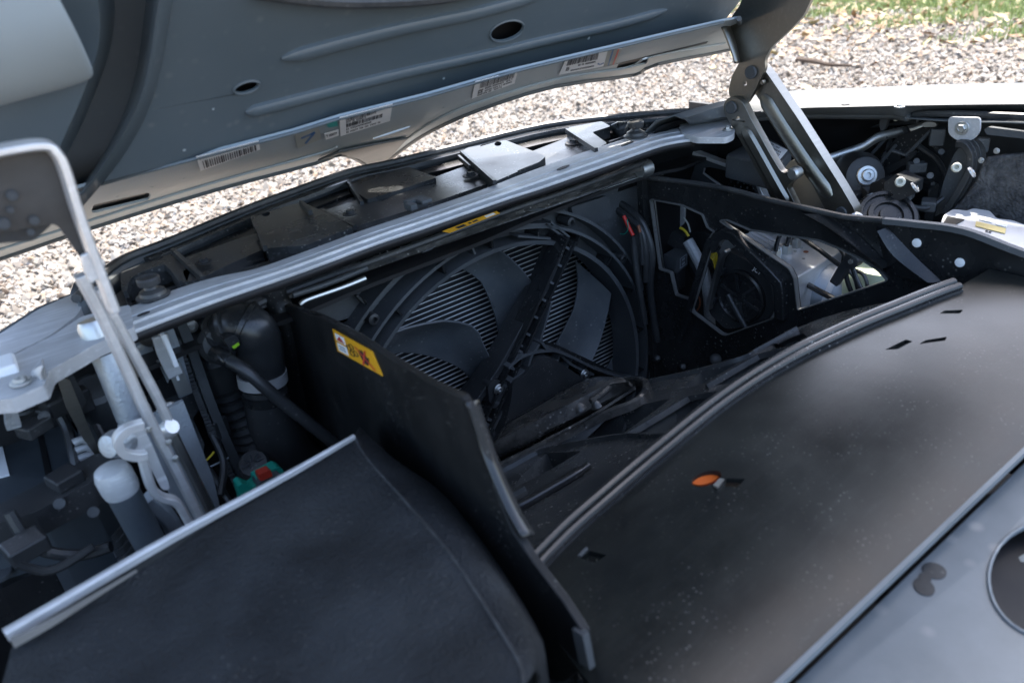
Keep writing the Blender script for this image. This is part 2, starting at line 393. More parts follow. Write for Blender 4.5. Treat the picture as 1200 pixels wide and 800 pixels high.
#### SHARED FASTENERS (Z is the axis, looking outwards)
def hexagon(r, n=6): return [(r * math.cos(2 * math.pi * i / n), r * math.sin(2 * math.pi * i / n)) for i in range(n)]
def mesh_of(name, mb, mat):
    me = mb.mesh(name); me.materials.append(mat); return me
def bolt_mb():
    b = MB(); b.lathe((0, 0, 0), (0, 0, 1), [(1, 0), (1, .16), (.92, .24), (.62, .26), (.60, .5), (.52, .58), (.26, .58), (.24, .34), (0, .34)], 22); return b
def hexbolt_mb():
    b = MB(); b.lathe((0, 0, 0), (0, 0, 1), [(1, 0), (1, .14), (.94, .2), (0, .2)], 22)
    b.lathe((0, 0, .2), (0, 0, 1), [(.62, 0), (.62, .42), (.54, .5), (.4, .5), (.36, .44), (0, .44)], 6); return b
def clip_mb():
    b = MB(); b.lathe((0, 0, 0), (0, 0, 1), [(1, 0), (1, .08), (.92, .13), (.62, .1), (.56, .22), (.5, .26), (.34, .26), (.30, .42), (.26, .46), (0, .46)], 24)
    for a in range(4):
        c, s_ = math.cos(a * math.pi / 2), math.sin(a * math.pi / 2)
        b.box((c * .36, s_ * .36, .34), (.22, .16, .24), Matrix.Rotation(a * math.pi / 2, 3, 'Z'))
    return b
BOLT = mesh_of('bolt', bolt_mb(), M['zinc']); HEX = mesh_of('hex_bolt', hexbolt_mb(), M['zinc'])
CLIP = mesh_of('clip', clip_mb(), M['plastic']); CAP = mesh_of('pivot_cap', MB().lathe((0, 0, 0), (0, 0, 1), [(1, 0), (1, .3), (.94, .4), (.8, .42), (.76, .36), (0, .36)], 26), M['plastic2'])
def fast(me, name, parent, px, py, pl, rpx, toward=None, label=None, lift=0.0, spin=0.3):
    p = W(px, py, pl); n = toward or pl[1].normalized()
    if toward is None and n.dot(CAM - p) < 0: n = -n
    return place(name, me, parent, p + n * lift, n, rpx * scale_at(p), spin, label)

#### FRONT OF THE CAR: BUMPER, GRILLE COVER, CROSSMEMBER
OE = [(92, 356), (140, 313), (200, 288), (290, 250), (340, 231), (410, 206), (460, 195), (540, 175), (640, 151), (731, 140), (790, 135), (840, 133)]
RU = [(95, 372), (150, 356), (205, 335), (252, 321), (300, 311), (360, 290), (420, 268), (480, 248), (560, 221), (620, 198), (700, 170), (760, 152), (800, 144)]
RL = [(110, 402), (155, 384), (210, 363), (265, 343), (330, 321), (375, 305), (440, 281), (500, 261), (590, 230), (640, 214), (715, 188), (775, 167), (815, 160)]
oe = spline(WL(OE, PZ(.768)), 4)
bump = thing('front_bumper', 'silver painted bumper skin along the nose of the car, with a black rubber lip', 'bumper', (0, .2, .2))
rows = [[p + Vector((0, dy, dz)) for p in oe] for dy, dz in ((-.006, -.02), (-.004, -.003), (0.002, 0), (.012, -.004), (.05, -.05), (.085, -.13), (.10, -.25), (.08, -.42), (.03, -.52))]
part('skin', MB().loft(rows), M['paint'], bump, solid=.003)
part('lip_seal', MB().tube([p + Vector((0, .003, .0035)) for p in oe], .0042, 8), M['rubber'], bump)
wing_l = thing('front_wing', 'dusty silver front wing corner beside the worn crossmember end', 'wing', (-.5, 0, .6))
wb = MB().prism(WL(rnd([(-120, 470), (-60, 418), (0, 391), (45, 362), (88, 343), (99, 350), (92, 368), (60, 392), (18, 413), (-60, 452)], 8), PZ(.766)), .02)
part('panel', wb, M['castwhite'], wing_l, bevel=.004)
part('side_skin', MB().loft([[p + Vector((dx, dy, dz)) for p in WL([(-120, 470), (-60, 418), (0, 391), (45, 362), (92, 343)], PZ(.764))] for dx, dy, dz in ((0, .001, 0), (-.01, .035, -.03), (-.015, .075, -.12), (-.01, .085, -.4))]), M['paint'], wing_l, solid=.003)
part('end_cap', MB().lathe(W(97, 345, PZ(.76)), (-.6, .4, .3), [(.0, -.01), (.012, -.01), (.014, 0), (.012, .006), (0, .007)], 18), M['rubber'], wing_l)

grille = thing('grille_top_cover', 'dusty black plastic cover with clips and openings along the top of the grille', 'grille cover', (0, .12, .70))
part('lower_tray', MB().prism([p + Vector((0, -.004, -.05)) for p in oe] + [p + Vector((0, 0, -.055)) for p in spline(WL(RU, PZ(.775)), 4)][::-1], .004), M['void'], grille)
OPEN = [[(148, 349), (153, 332), (192, 316), (199, 320), (211, 334), (200, 339), (160, 353)], [(214, 300), (293, 268), (298, 277), (222, 305)], [(379, 250), (420, 234), (424, 238), (392, 250)], [(506, 204), (548, 188), (556, 197), (514, 208)], [(612, 177), (660, 161), (664, 164), (624, 179)], [(695, 159), (716, 151), (731, 160), (713, 167)], [(246, 325), (266, 316), (276, 317), (254, 328)], [(318, 294), (338, 289), (342, 296), (322, 302)]]
tray = [p + Vector((0, -.016, -.012)) for p in oe] + [p + Vector((0, .002, 0)) for p in spline(WL(RU, PZ(.756)), 4)][::-1]
for p in tray: p.z = .756
part('moulded_tray', MB().prism(tray, .006, [WL(o_, PZ(.756)) for o_ in OPEN], nrm=Vector((0, 0, -1))), M['cover'], grille, bevel=.001)
rim = [p + Vector((.001, -.012, -.002)) for p in oe[6:]]
part('rim', MB().sweep(rim, [(-.007, -.003), (.007, -.001), (.006, .003), (-.004, .0035), (-.007, .002)]), M['cover'], grille)
part('inner_step', MB().sweep([p + Vector((.002, -.026, -.012)) for p in oe[6:]], [(-.006, -.006), (.006, -.006), (.007, .003), (-.006, .006)]), M['gloss'], grille)
PLATES = [
    (.768, [(141, 319), (200, 295), (206, 301), (213, 311), (197, 313), (160, 326), (150, 334), (146, 346), (142, 338)]),
    (.770, [(201, 293), (237, 328), (212, 331), (197, 313), (212, 303)]),
    (.764, [(212, 303), (300, 272), (309, 292), (262, 313), (238, 325), (229, 318)]),
    (.772, [(296, 254), (332, 242), (355, 237), (378, 247), (414, 266), (360, 287), (311, 291), (303, 273)]),
    (.764, [(376, 248), (440, 227), (470, 222), (560, 189), (578, 213), (500, 240), (416, 266)]),
    (.768, [(412, 214), (437, 203), (475, 194), (512, 208), (470, 222), (430, 234), (419, 226)]),
    (.775, [(541, 177), (548, 173), (592, 164), (640, 183), (632, 190), (580, 213)]),
    (.766, [(621, 178), (670, 159), (694, 174), (640, 198), (622, 188)]),
    (.774, [(663, 152), (668, 149), (705, 142), (716, 148), (694, 155), (712, 168), (697, 175)]),
]
for z, pl in PLATES:
    holes = []
    if pl[0] == (541, 177): holes = [WL(ell(583.5, 168.5, 4.2, 2.6, -8, 14), PZ(z))]
    if pl[0] == (296, 254): holes = [WL(ell(311.5, 250.5, 5, 2.8, -8, 14), PZ(z))]
    part('plate', MB().prism(WL(rnd(pl, 2.5, 3), PZ(z)), .014, holes, nrm=Vector((0, 0, -1))), M['cover'], grille, bevel=.0016)
def strip(parent, pts, pl, w, h, mat, name='rib', n=5):
    P = spline(WL(pts, pl), n)
    return part(name, MB().sweep(P, [(-w, -h), (w, -h), (w * .8, h), (-w * .8, h)], pl[1] if pl[1].z > 0 else Vector((0, 0, 1))), mat, parent)
for a, b, z in [((203, 294), (238, 327), .773), ((296, 256), (311, 291), .775), ((353, 238), (364, 249), .776), ((377, 247), (416, 267), .769), ((408, 213), (424, 238), .766), ((541, 179), (580, 214), .778), ((664, 153), (699, 176), .777), ((538, 184), (552, 196), .768)]:
    strip(grille, [a, b], PZ(z), .0022, .0025, M['cover'])
strip(grille, [(148, 345), (156, 328), (190, 314), (201, 318), (213, 333)], PZ(.769), .0016, .003, M['cover'], 'hook')
for x, y in ((239, 308), (411, 251), (552, 206.5), (672, 168.5)):
    fast(CLIP, 'clip', grille, x, y, PZ(.766), 10, lift=.0005, spin=x)
part('tab', MB().prism(WL([(214, 318), (225, 311), (219, 330)], PZ(.77)), .006), M['castwhite'], grille)
part('clip_block', MB().box(W(487, 238, PZ(.772)), (.022, .01, .01)).box(W(497, 235, PZ(.776)), (.012, .012, .004)).box(W(482, 242, PZ(.774)), (.008, .012, .006)), M['plastic2'], grille, bevel=.0012)
part('wedge', MB().loft([[W(x, y, PZ(z)) for x, y in ((716, 147), (724, 143), (735, 143))] for z in (.778,)] + [[W(x, y, PZ(.762)) for x, y in ((718, 158), (726, 161), (735, 156))]]), M['cover'], grille, solid=.004)

cross = thing('front_crossmember', 'bare silver metal crossmember rail running across the nose behind the grille cover', 'crossmember', (0, 0, .74))
U, L = spline(WL(RU, PZ(.777)), 5), spline(WL(RL, PZ(.777)), 5)
def lerp_row(t, dz): return [a.lerp(b, t) + Vector((0, 0, dz)) for a, b in zip(U, L)]
part('rail', MB().loft([lerp_row(0, -.016), lerp_row(0, -.004), lerp_row(.03, -.003), lerp_row(.26, -.003), lerp_row(.28, -.008), lerp_row(.36, -.008), lerp_row(.39, .0), lerp_row(.56, .0), lerp_row(.575, -.0018), lerp_row(.62, -.0018), lerp_row(.635, 0), lerp_row(.80, 0), lerp_row(.81, -.002), lerp_row(.97, -.003), lerp_row(1.0, -.005)]), M['silver'], cross, solid=.0015, sharp=14)
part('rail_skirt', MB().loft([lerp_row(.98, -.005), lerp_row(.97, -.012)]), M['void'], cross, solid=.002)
br = MB().prism(WL(rnd([(-60, 462), (0, 437), (16, 416), (60, 394), (95, 371), (130, 361), (152, 357), (157, 383), (112, 403), (58, 434), (52, 451), (14, 467), (-20, 470)], 3, 3), PZ(.778)), .010, nrm=Vector((0, 0, -1)))
part('end_bracket', br, M['castwhite'], cross, bevel=.003)
part('gusset', MB().prism([W(37, 432, PZ(.779)), W(51, 415, PZ(.779)), W(55, 440, PZ(.779)), W(52, 424, PZ(.794))], .006), M['castwhite'], cross, bevel=.002)
part('white_block', MB().prism(WL([(-30, 425), (15, 411), (19, 426), (-30, 440)], PZ(.784)), .01), M['white'], cross, bevel=.002)
fast(BOLT, 'bolt', cross, 25, 448, PZ(.779), 12, label='rusty centred bolt on the worn end bracket')
rb = MB().prism(WL(rnd([(795, 146), (815, 138), (850, 136), (859, 146), (862, 156), (852, 161), (815, 161), (798, 155)], 5), PZ(.779)), .007, nrm=Vector((0, 0, -1)))
part('end_bracket', rb, M['castwhite'], cross, bevel=.003)
fast(HEX, 'bolt', cross, 853, 152, PZ(.780), 6)
for x, y in ((168, 367), (660, 196), (735, 168)): part('slot', MB().prism(WL(ell(x, y, 8, 1.2, -20, 12), PZ(.7785)), .001), M['ink'], cross)
for x, y in ((470, 276), (575, 240)):                            # folded tabs hanging below the rail
    part('tab', MB().prism([W(x - 6, y - 4, PY(-.028)), W(x + 6, y - 8, PY(-.028)), W(x + 6, y + 3, PY(-.028)), W(x - 5, y + 6, PY(-.028))], .006), M['plastic2'], cross, bevel=.001)
def buffer(x, y, z, s, label):
    p = W(x, y, PZ(z)); t = thing('rubber_buffer', label, 'buffer', p, 'bonnet buffers on the crossmember'); k = scale_at(p) * s
    part('foot', MB().lathe(p, (0, 0, 1), [(1.45 * k, 0), (1.5 * k, .12 * k), (1.2 * k, .25 * k), (1.1 * k, .55 * k), (.62 * k, .8 * k), (.5 * k, 1.1 * k)], 24), M['rubber'], t)
    part('head', MB().lathe(p, (0, 0, 1), [(.5 * k, 1.0 * k), (.95 * k, 1.2 * k), (1.0 * k, 1.35 * k), (1.0 * k, 1.75 * k), (.9 * k, 1.9 * k), (.7 * k, 1.9 * k), (.6 * k, 1.8 * k), (0, 1.75 * k)], 24), M['rubber'], t)
buffer(180, 347, .776, 13, 'large black rubber buffer on the crossmember beside the hook shaped opening')
buffer(745, 160, .778, 9.5, 'small black rubber buffer on the crossmember end near the hinge')

#### TOP LIP OF THE AIR DUCT, SHROUD, FAN AND RADIATOR
lip = thing('duct_top_seal', 'dusty black seal strip along the top of the air duct below the crossmember', 'seal', (0, 0, .70))
R0 = [(250, 352), (340, 324), (420, 297), (500, 268), (590, 240), (660, 217), (720, 196), (752, 184)]
R1 = [(300, 357), (350, 337), (420, 312), (516, 277), (600, 246), (660, 226), (720, 204), (757, 190)]
R2 = [(304, 362), (352, 344), (424, 319), (520, 284), (603, 252), (664, 231), (722, 210), (759, 196)]
R3 = [(322, 366), (356, 353), (422, 330), (547, 282), (600, 263), (660, 241), (720, 218), (758, 205)]
rows = [spline(WL(R0, PY(.012)), 4), spline(WL(R1, PY(-.012)), 4), spline(WL(R2, PY(-.016)), 4), [a.lerp(b, .5) + Vector((0, .012, 0)) for a, b in zip(spline(WL(R2, PY(-.016)), 4), spline(WL(R3, PY(-.008)), 4))], spline(WL(R3, PY(-.008)), 4)]
part('strip', MB().loft(rows), M['dirty'], lip, solid=.0025)
part('lip_bead', MB().tube(spline(WL(R3, PY(-.010)), 5), .0013, 6), M['zinc'], lip)
part('bead', MB().tube(spline(WL(R1, PY(-.013)), 5), .0035, 8), M['rubber'], lip)
part('end_plug', MB().lathe(W(757, 197, PY(-.012)), (1, 0, 0), [(0, -.012), (.009, -.012), (.0105, -.006), (.0105, .004), (.007, .007), (0, .007)], 16), M['zinc'], lip)
def bilinear(q, u, v): return (q[0].lerp(q[1], u)).lerp(q[3].lerp(q[2], u), v)
def patch(q, off, rects, th=.0002):
    """thin raised print on a quad: rects are (u0, v0, u1, v1)"""
    n = (q[1] - q[0]).cross(q[3] - q[0]).normalized()
    if n.dot(CAM - q[0]) < 0: n = -n
    b = MB()
    for u0, v0, u1, v1 in rects:
        b.prism([bilinear(q, u, v) + n * off for u, v in ((u0, v0), (u1, v0), (u1, v1), (u0, v1))], th)
    return b
def poly_on(q, off, pts, th=.0002):
    n = (q[1] - q[0]).cross(q[3] - q[0]).normalized()
    if n.dot(CAM - q[0]) < 0: n = -n
    return MB().prism([bilinear(q, u, v) + n * off for u, v in pts], th)
def stroke_on(q, off, pts, w, th=.0002, asp=1.0):
    b = MB(); n = (q[1] - q[0]).cross(q[3] - q[0]).normalized()
    if n.dot(CAM - q[0]) < 0: n = -n
    for (a, c) in zip(pts[:-1], pts[1:]):
        A, C = Vector(a), Vector(c); d = (C - A); d = Vector((-d.y, d.x)).normalized() * w; d.x *= asp
        b.prism([bilinear(q, p.x, p.y) + n * off for p in (A + d, C + d, C - d, A - d)], th)
    return b
yq = [W(515, 270, PY(-.0125)), W(578, 246, PY(-.0125)), W(583, 249, PY(-.0125)), W(524, 272, PY(-.0125))]
for p in yq: p.y -= .004
st = part('warning_sticker', patch(yq, .0005, [(0, 0, 1, 1)], .0006), M['yellow'], lip)
part('print', patch(yq, .0008, [(.2, .2, .36, .8), (.42, .3, .47, .7), (.5, .3, .6, .7)]), M['ink'], st)
part('print', patch(yq, .0008, [(.75, .2, .93, .75)]), M['white'], st)

FC = Vector((-.0092, 0, .4754)); FR = .2199
fan = thing('radiator_fan', 'large black radiator fan in its round ribbed shroud', 'radiator fan', (FC.x, 0, .24))
circ = [FC + Vector((FR * math.cos(a), .022, FR * math.sin(a))) for a in [2 * math.pi * i / 72 for i in range(72)]]
sh = [Vector(p) for p in ((-.262, .022, .725), (.262, .022, .725), (.262, .022, .2), (-.262, .022, .2))]
part('shroud_panel', MB().prism(sh, .006, [circ], nrm=Vector((0, 1, 0))), M['plastic2'], fan)
ring = MB().lathe(FC, (0, -1, 0), [(FR, -.034), (FR, -.022), (FR - .002, .012), (FR + .003, .013), (FR + .004, -.012), (FR + .016, -.014), (FR + .017, .014), (FR + .0205, .014), (FR + .021, -.012), (FR + .034, -.016), (FR + .035, .006), (FR + .0385, .006), (FR + .039, -.022)], 96, cap=False)
part('shroud_ring', ring, M['plastic2'], fan, sharp=25)
for k in range(22):
    a = math.radians(8 + k * 16.4); d = Vector((math.cos(a), 0, math.sin(a)))
    part('ring_rib', MB().box(FC + d * (FR + .0105) + Vector((0, 0.001, 0)), (.013, .024, .0022), Matrix.Rotation(-a, 3, 'Y')), M['gloss'], fan)
for a in (158, 128, 62, 36, 20):
    d = Vector((math.cos(math.radians(a)), 0, math.sin(math.radians(a))))
    part('ring_boss', MB().lathe(FC + d * (FR + .028) + Vector((0, .01, 0)), (0, -1, 0), [(.006, 0), (.006, .02), (.003, .021), (.003, .016), (0, .016)], 14), M['plastic'], fan)
def curve_at(tab, r):
    for (r0, a0), (r1, a1) in zip(tab[:-1], tab[1:]):
        if r <= r1: t = (r - r0) / (r1 - r0); t = max(0, t); return a0 + (a1 - a0) * t
    return tab[-1][1]
RE = [(.05, -24), (.08, -17), (.105, -14), (.132, -13), (.15, -7), (.17, 0), (.19, 8), (.214, 16)]
LE = [(.05, 2), (.08, 4), (.103, 8), (.139, 14), (.171, 19), (.196, 26), (.214, 33)]
def blade(a0):
    rows = []
    for i in range(12):
        r = .05 + (.214 - .05) * i / 11; re, le = curve_at(RE, r), curve_at(LE, r); row = []
        for j in range(7):
            t = j / 6; a = math.radians(a0 + re + (le - re) * t)
            y = .004 + .026 * t + .005 * math.sin(math.pi * t)
            row.append(FC + Vector((r * math.cos(a), y, r * math.sin(a))))
        rows.append(row)
    return MB().loft(rows)
for a0 in (158, 113, 69, 11, -38, -90, -146): part('blade', blade(a0), M['blade'], fan, solid=.003, bevel=.0008)
part('hub', MB().lathe(FC, (0, -1, 0), [(.056, -.035), (.058, -.01), (.05, 0), (0, .002)], 40), M['plastic'], fan)
# bearing carrier: one long ladder arm, one curved arm, the motor cover
def ladder(p0, p1, w, h, rungs, name='support_arm'):
    a, b = W(*p0, PY(-.016)), W(*p1, PY(-.016)); d = (b - a).normalized(); s_ = d.cross(Vector((0, 1, 0))).normalized()
    m = MB(); nrm = Vector((0, -1, 0))
    for q in (-w, w): m.sweep([a + s_ * q, b + s_ * q], [(-.0018, -h), (.0018, -h), (.0015, h), (-.0015, h)], nrm)
    m.sweep([a + Vector((0, h, 0)), b + Vector((0, h, 0))], [(-w, -.0015), (w, -.0015), (w, .0015), (-w, .0015)], nrm)
    ar = part(name, m, M['gloss'], fan)
    for k in range(rungs):
        c = a.lerp(b, (k + .5) / rungs)
        part('rung', MB().sweep([c + s_ * w, c - s_ * w], [(-.0014, -h * .7), (.0014, -h * .7), (.0014, h * .7), (-.0014, h * .7)], nrm), M['plastic2'], ar)
ladder((663, 278), (563, 498), .0068, .012, 11)
part('side_wall', MB().sweep(WL([(655, 277), (634, 330), (606, 378), (578, 428), (548, 472)], PY(-.006)), [(-.004, -.016), (.004, -.016), (.004, .014), (-.004, .014)], Vector((0, -1, 0))), M['plastic'], fan, bevel=.001)
def wall(pts, pl, w, h, mat, name, parent=fan, n=6):
    return part(name, MB().sweep(spline(WL(pts, pl), n), [(-w, -h), (w, -h), (w, h), (-w, h)], Vector((0, -1, 0))), mat, parent)
for i, c in enumerate(([(629, 398), (636, 406), (648, 409), (668, 417), (690, 428), (716, 437), (745, 444), (775, 450)], [(590, 428), (606, 415), (625, 409), (640, 408)], [(592, 445), (612, 430), (628, 424), (640, 421), (648, 420)], [(626, 400), (618, 412), (614, 424), (611, 437)],
                      [(640, 352), (632, 380), (626, 400)], [(571, 503), (577, 490), (584, 478), (600, 450)], [(648, 409), (664, 424), (690, 436)], [(545, 486), (560, 490), (572, 500), (575, 520)])):
    wall(c, PY(-.02 if i < 4 else -.014), .0016, .01, M['plastic2'], 'carrier_wall')
for c in ([(652, 412), (650, 421)], [(667, 417), (660, 429)], [(684, 427), (678, 436)], [(604, 432), (590, 424)], [(612, 405), (600, 400)], [(690, 436), (680, 442)]):
    wall(c, PY(-.014), .0012, .007, M['plastic2'], 'rung')
part('carrier_plate', MB().prism(WL([(580, 440), (605, 405), (630, 398), (655, 405), (720, 435), (770, 450), (760, 470), (690, 500), (585, 520), (550, 500), (560, 470)], PY(-.002)), .004), M['gloss'], fan)
part('motor_cover', MB().prism(WL(rnd([(601, 448), (614, 440), (624, 428), (634, 420), (642, 417), (650, 421), (685, 444), (676, 462), (620, 520), (575, 540), (590, 505), (599, 470)], 5), PY(-.034)), .02), M['plastic'], fan, bevel=.003)
fast(BOLT, 'bolt', fan, 584, 456, PY(-.026), 6.8, label='grey washer headed bolt left of the motor cover')
fast(BOLT, 'bolt', fan, 684.5, 438, PY(-.024), 6.2)
part('bolt_boss', MB().prism(WL(rnd([(572, 452), (578, 446), (592, 446), (600, 452), (598, 466), (586, 474), (578, 480), (573, 470)], 5), PY(-.024)), .012), M['plastic'], fan, bevel=.002)
pl_ = MB().prism(WL(rnd([(669.5, 243), (710, 230), (714, 231), (718, 255), (676, 272), (673, 258)], 1.5), PY(.014)), .006)
part('blanking_plate', pl_, M['plastic2'], fan, bevel=.001)
part('blanking_plate', MB().prism(WL(rnd([(340, 368), (405, 346), (416, 344), (428, 362), (424, 368), (352, 400), (340, 392)], 1.5), PY(.013)), .007), M['plastic2'], fan, bevel=.001)
for x, y, r in ((663.5, 259.5, 3), (701, 285, 3.2), (443, 339, 4)): part('boss', MB().lathe(W(x, y, PY(.022)), (0, -1, 0), [(r * .0012, 0), (r * .0012, .003), (r * .0009, .0035), (0, .0025)], 16), M['plastic2'], fan)
wall([(424, 350), (428, 356), (416, 345)], PY(.006), .0012, .004, M['plastic'], 'latch')
for c in ([(604, 262), (640, 261)], [(602, 275), (640, 278)], [(640, 258), (662, 276)], [(634, 261), (659, 278)], [(547, 284), (552, 296)]): wall(c, PY(-.006), .0012, .008, M['plastic2'], 'rib')

rad = thing('radiator', 'radiator core of thin bright horizontal fins behind the fan', 'radiator', (0, .09, .24))
part('core', MB().box((0, .066, .47), (.50, .02, .48)), M['core'], rad)
fm = mesh_of('fin', MB().box((0, 0, 0), (.49, .0012, .0009)), M['fin'])
for i in range(76): place('fin', fm, rad, (0, .052, .245 + i * .0062))

#### AIR DUCT SIDES
def ductx(pts, x): return WL(pts, PX(x))
dr = thing('right_air_duct', 'glossy black plastic duct side with cut-outs showing the brake unit and wiring', 'air duct', (.24, -.2, .40))
outer = [(750, 207), (800, 213), (850, 221), (905, 235), (985, 253), (1000, 254), (1072, 262), (1130, 270), (1200, 296), (1330, 340), (1330, 380), (1200, 332), (1120, 343), (1060, 354), (960, 384), (880, 410), (800, 440), (775, 470), (768, 440), (757, 300)]
o1 = rnd([(763, 233), (800, 240), (824, 251), (830, 266), (838, 271), (829, 283), (809, 352), (808, 350), (793, 345), (787, 319), (774, 315)], 2)
o2 = rnd([(836, 277), (847, 268), (856, 271), (903, 317), (911, 330), (911, 371), (850, 393), (811, 364), (822, 330)], 5)
o3 = rnd([(844, 258), (852, 257), (880, 269), (925, 276), (960, 281), (985, 291), (1010, 303), (1030, 316), (1041, 328), (936, 363), (932, 326), (926, 314)], 3)
D24 = PX(.24)
part('side_panel', MB().prism(WL(outer, D24), .005, [WL(o1, D24), WL(o2, D24), WL(o3, D24)]), M['gloss'], dr, bevel=.0012)
def frame_rim(loop, w, h, mat):
    P = WL(loop, OFF(D24, -.0)); P.append(P[0]); P.append(P[1])
    return MB().sweep(P, [(-w, -h), (w, -h), (w, h), (-w, h)], Vector((-1, 0, 0)), cap=False)
part('opening_rim', frame_rim(o3, .0006, .0030, None), M['edgelight'], dr, label='edge of the opening in front of the brake unit')
part('opening_rim', frame_rim(o1, .0006, .0030, None), M['edgelight'], dr)
part('opening_rim', frame_rim(o2, .0005, .0030, None), M['edgelight'], dr)
part('window_frame', MB().sweep([p + Vector((-.004, 0, 0)) for p in WL([(838, 290), (845, 276), (853, 272), (862, 275), (905, 318), (916, 330), (918, 345), (918, 372)], D24)], [(-.007, -.006), (.007, -.006), (.006, .006), (-.006, .006)], Vector((-1, 0, 0))), M['gloss'], dr, bevel=.002)
part('strut', MB().sweep(WL([(832, 281), (815, 335), (797, 400)], PX(.232)), [(-.003, -.003), (.003, -.003), (.003, .003), (-.003, .003)], Vector((-1, 0, 0))), M['gloss'], dr)
part('post', MB().sweep(WL([(764, 236), (769, 275), (775, 316)], PX(.245)), [(-.0035, -.003), (.0035, -.003), (.003, .003), (-.003, .003)], Vector((-1, 0, 0))), M['zinc'], dr)
TE = [(750, 207), (800, 213), (850, 221), (905, 235), (950, 245), (985, 253), (1000, 255), (1035, 258)]
part('top_bead', MB().tube(spline(WL(TE, PX(.237)), 4), .0032, 8), M['rubber'], dr)
part('top_edge', MB().sweep(spline(WL([(1036, 259), (1075, 263), (1130, 271), (1200, 297), (1330, 340)], PX(.238)), 5), [(-.004, -.002), (.004, -.002), (.003, .003), (-.003, .003)]), M['plastic2'], dr)
def ridge(pts, x, d, mat, name):
    """a moulded crease: base points on the panel, crest pushed out of it"""
    a, c, b = (spline(WL(p, PX(x)), 4) for p in pts); c = [p + Vector((-d, 0, 0)) for p in c]
    return part(name, MB().loft([a, [(p * .4 + q * .6) + Vector((-d * .12, 0, 0)) for p, q in zip(a, c)], c, [(p * .4 + q * .6) + Vector((-d * .12, 0, 0)) for p, q in zip(b, c)], b]), mat, dr)
ridge(([(935, 246), (975, 272), (1038, 318)], [(950, 247), (990, 270), (1042, 310)], [(968, 250), (1005, 275), (1044, 312)]), .239, .012, M['gloss'], 'crease')
ridge(([(1026, 262), (1032, 290), (1040, 320)], [(1033, 268), (1052, 297), (1092, 328)], [(1040, 266), (1072, 300), (1104, 330)]), .239, .008, M['gloss'], 'crease')
for x, y in ((1074.5, 284.5), (1125, 307.5)):                       # plugs seen as pale dots
    part('plug', MB().lathe(W(x, y, PX(.239)), (-1, 0, 0), [(.0043, 0), (.0042, .001), (.003, .0014), (0, .0014)], 18), M['white'], dr)
part('corner_post', MB().sweep(WL([(752, 207), (757, 300), (768, 445)], PX(.237)), [(-.006, -.004), (.006, -.004), (.005, .005), (-.005, .005)], Vector((-1, 0, 0))), M['gloss'], dr, bevel=.001)

dl = thing('left_air_duct', 'matt black plastic duct side with a yellow fan warning sticker', 'air duct', (-.25, -.2, .40))
def PL25(d): return (Vector((-.25 + d, 0, 0)), Vector((1, -.0875, 0)))
D25 = PL25(0)
lo = [(318, 350), (336, 359), (375, 372), (415, 392), (450, 415), (500, 446), (540, 465), (549, 478), (562, 520), (578, 570), (600, 622), (625, 660), (660, 706), (683, 742), (688, 778), (660, 800), (620, 790), (585, 740), (560, 680), (520, 640), (470, 600), (400, 560), (350, 500), (342, 460)]
part('side_panel', MB().prism(WL(lo, D25), .005), M['ductblack'], dl, bevel=.0015)
TL = [(336, 358), (375, 371), (415, 391), (450, 414), (500, 446), (540, 466), (551, 482), (563, 522), (580, 572), (602, 622), (627, 660), (660, 706), (682, 740)]
part('top_edge', MB().sweep(spline(WL(TL, PL25(.004)), 4), [(-.003, -.003), (.003, -.003), (.003, .001), (.0015, .0025), (-.0015, .0025), (-.003, .001)]), M['gloss'], dl)
part('end_tab', MB().sweep(spline(WL([(680, 738), (688, 778)], PL25(0)), 4), [(-.004, -.002), (.004, -.002), (.004, .002), (-.004, .002)], Vector((1, 0, 0))), M['plastic2'], dl)
part('inner_flange', MB().loft([spline(WL([(545, 470), (556, 505), (570, 545), (592, 595), (612, 630)], PL25(0)), 4), [p + Vector((.008, 0, -.003)) for p in spline(WL([(545, 470), (556, 505), (570, 545), (592, 595), (612, 630)], PL25(0)), 4)]]), M['gloss'], dl, solid=.002)
cp = spline(WL([(322, 347), (330, 366), (338, 395), (346, 440), (360, 500), (378, 560)], PL25(-.002)), 5)
part('corner_column', MB().tube(cp, [.012, .012, .0118, .0115, .0115, .011, .011, .0105, .0105] + [.010] * (len(cp) - 9), 14), M['ductblack'], dl)
part('corner_cap', MB().lathe(cp[0] + Vector((0, 0, -.004)), (0, 0, 1), [(.012, 0), (.0125, .004), (.010, .009), (0, .011)], 18), M['plastic'], dl)
part('front_lip', MB().tube(spline(WL([(343, 346), (385, 332), (430, 314)], PY(-.03)), 5), .0028, 8), M['plastic2'], dl)
part('front_lip', MB().tube(spline(WL([(352, 357), (360, 351), (400, 337), (428, 326)], PY(-.024)), 5), .0026, 8), M['zinc'], dl)
sq = [W(390, 385, PL25(-.0005)), W(436.5, 411.5, PL25(-.0005)), W(449, 440.5, PL25(-.0005)), W(396, 411, PL25(-.0005))]
stk = part('warning_sticker', patch(sq, .0004, [(0, 0, 1, 1)], .0006), M['yellow'], dl)
part('print', patch(sq, .0008, [(.06, .12, .30, .44), (.06, .54, .30, .90)]), M['white'], stk)
part('print', poly_on(sq, .0010, [(.18, .16), (.28, .40), (.08, .40)]), M['redink'], stk)
part('print', patch(sq, .0010, [(.10, .62, .26, .68), (.10, .74, .26, .80)]), M['greyprint'], stk)
for cx, cy in ((.45, .36), (.52, .58), (.42, .68), (.37, .48)):            # four-bladed fan pictogram
    pr = [(cx + .05 * math.cos(t), cy + .115 * math.sin(t)) for t in [2 * math.pi * i / 14 for i in range(15)]]
    part('print', stroke_on(sq, .0009, pr, .008), M['ink'], stk)
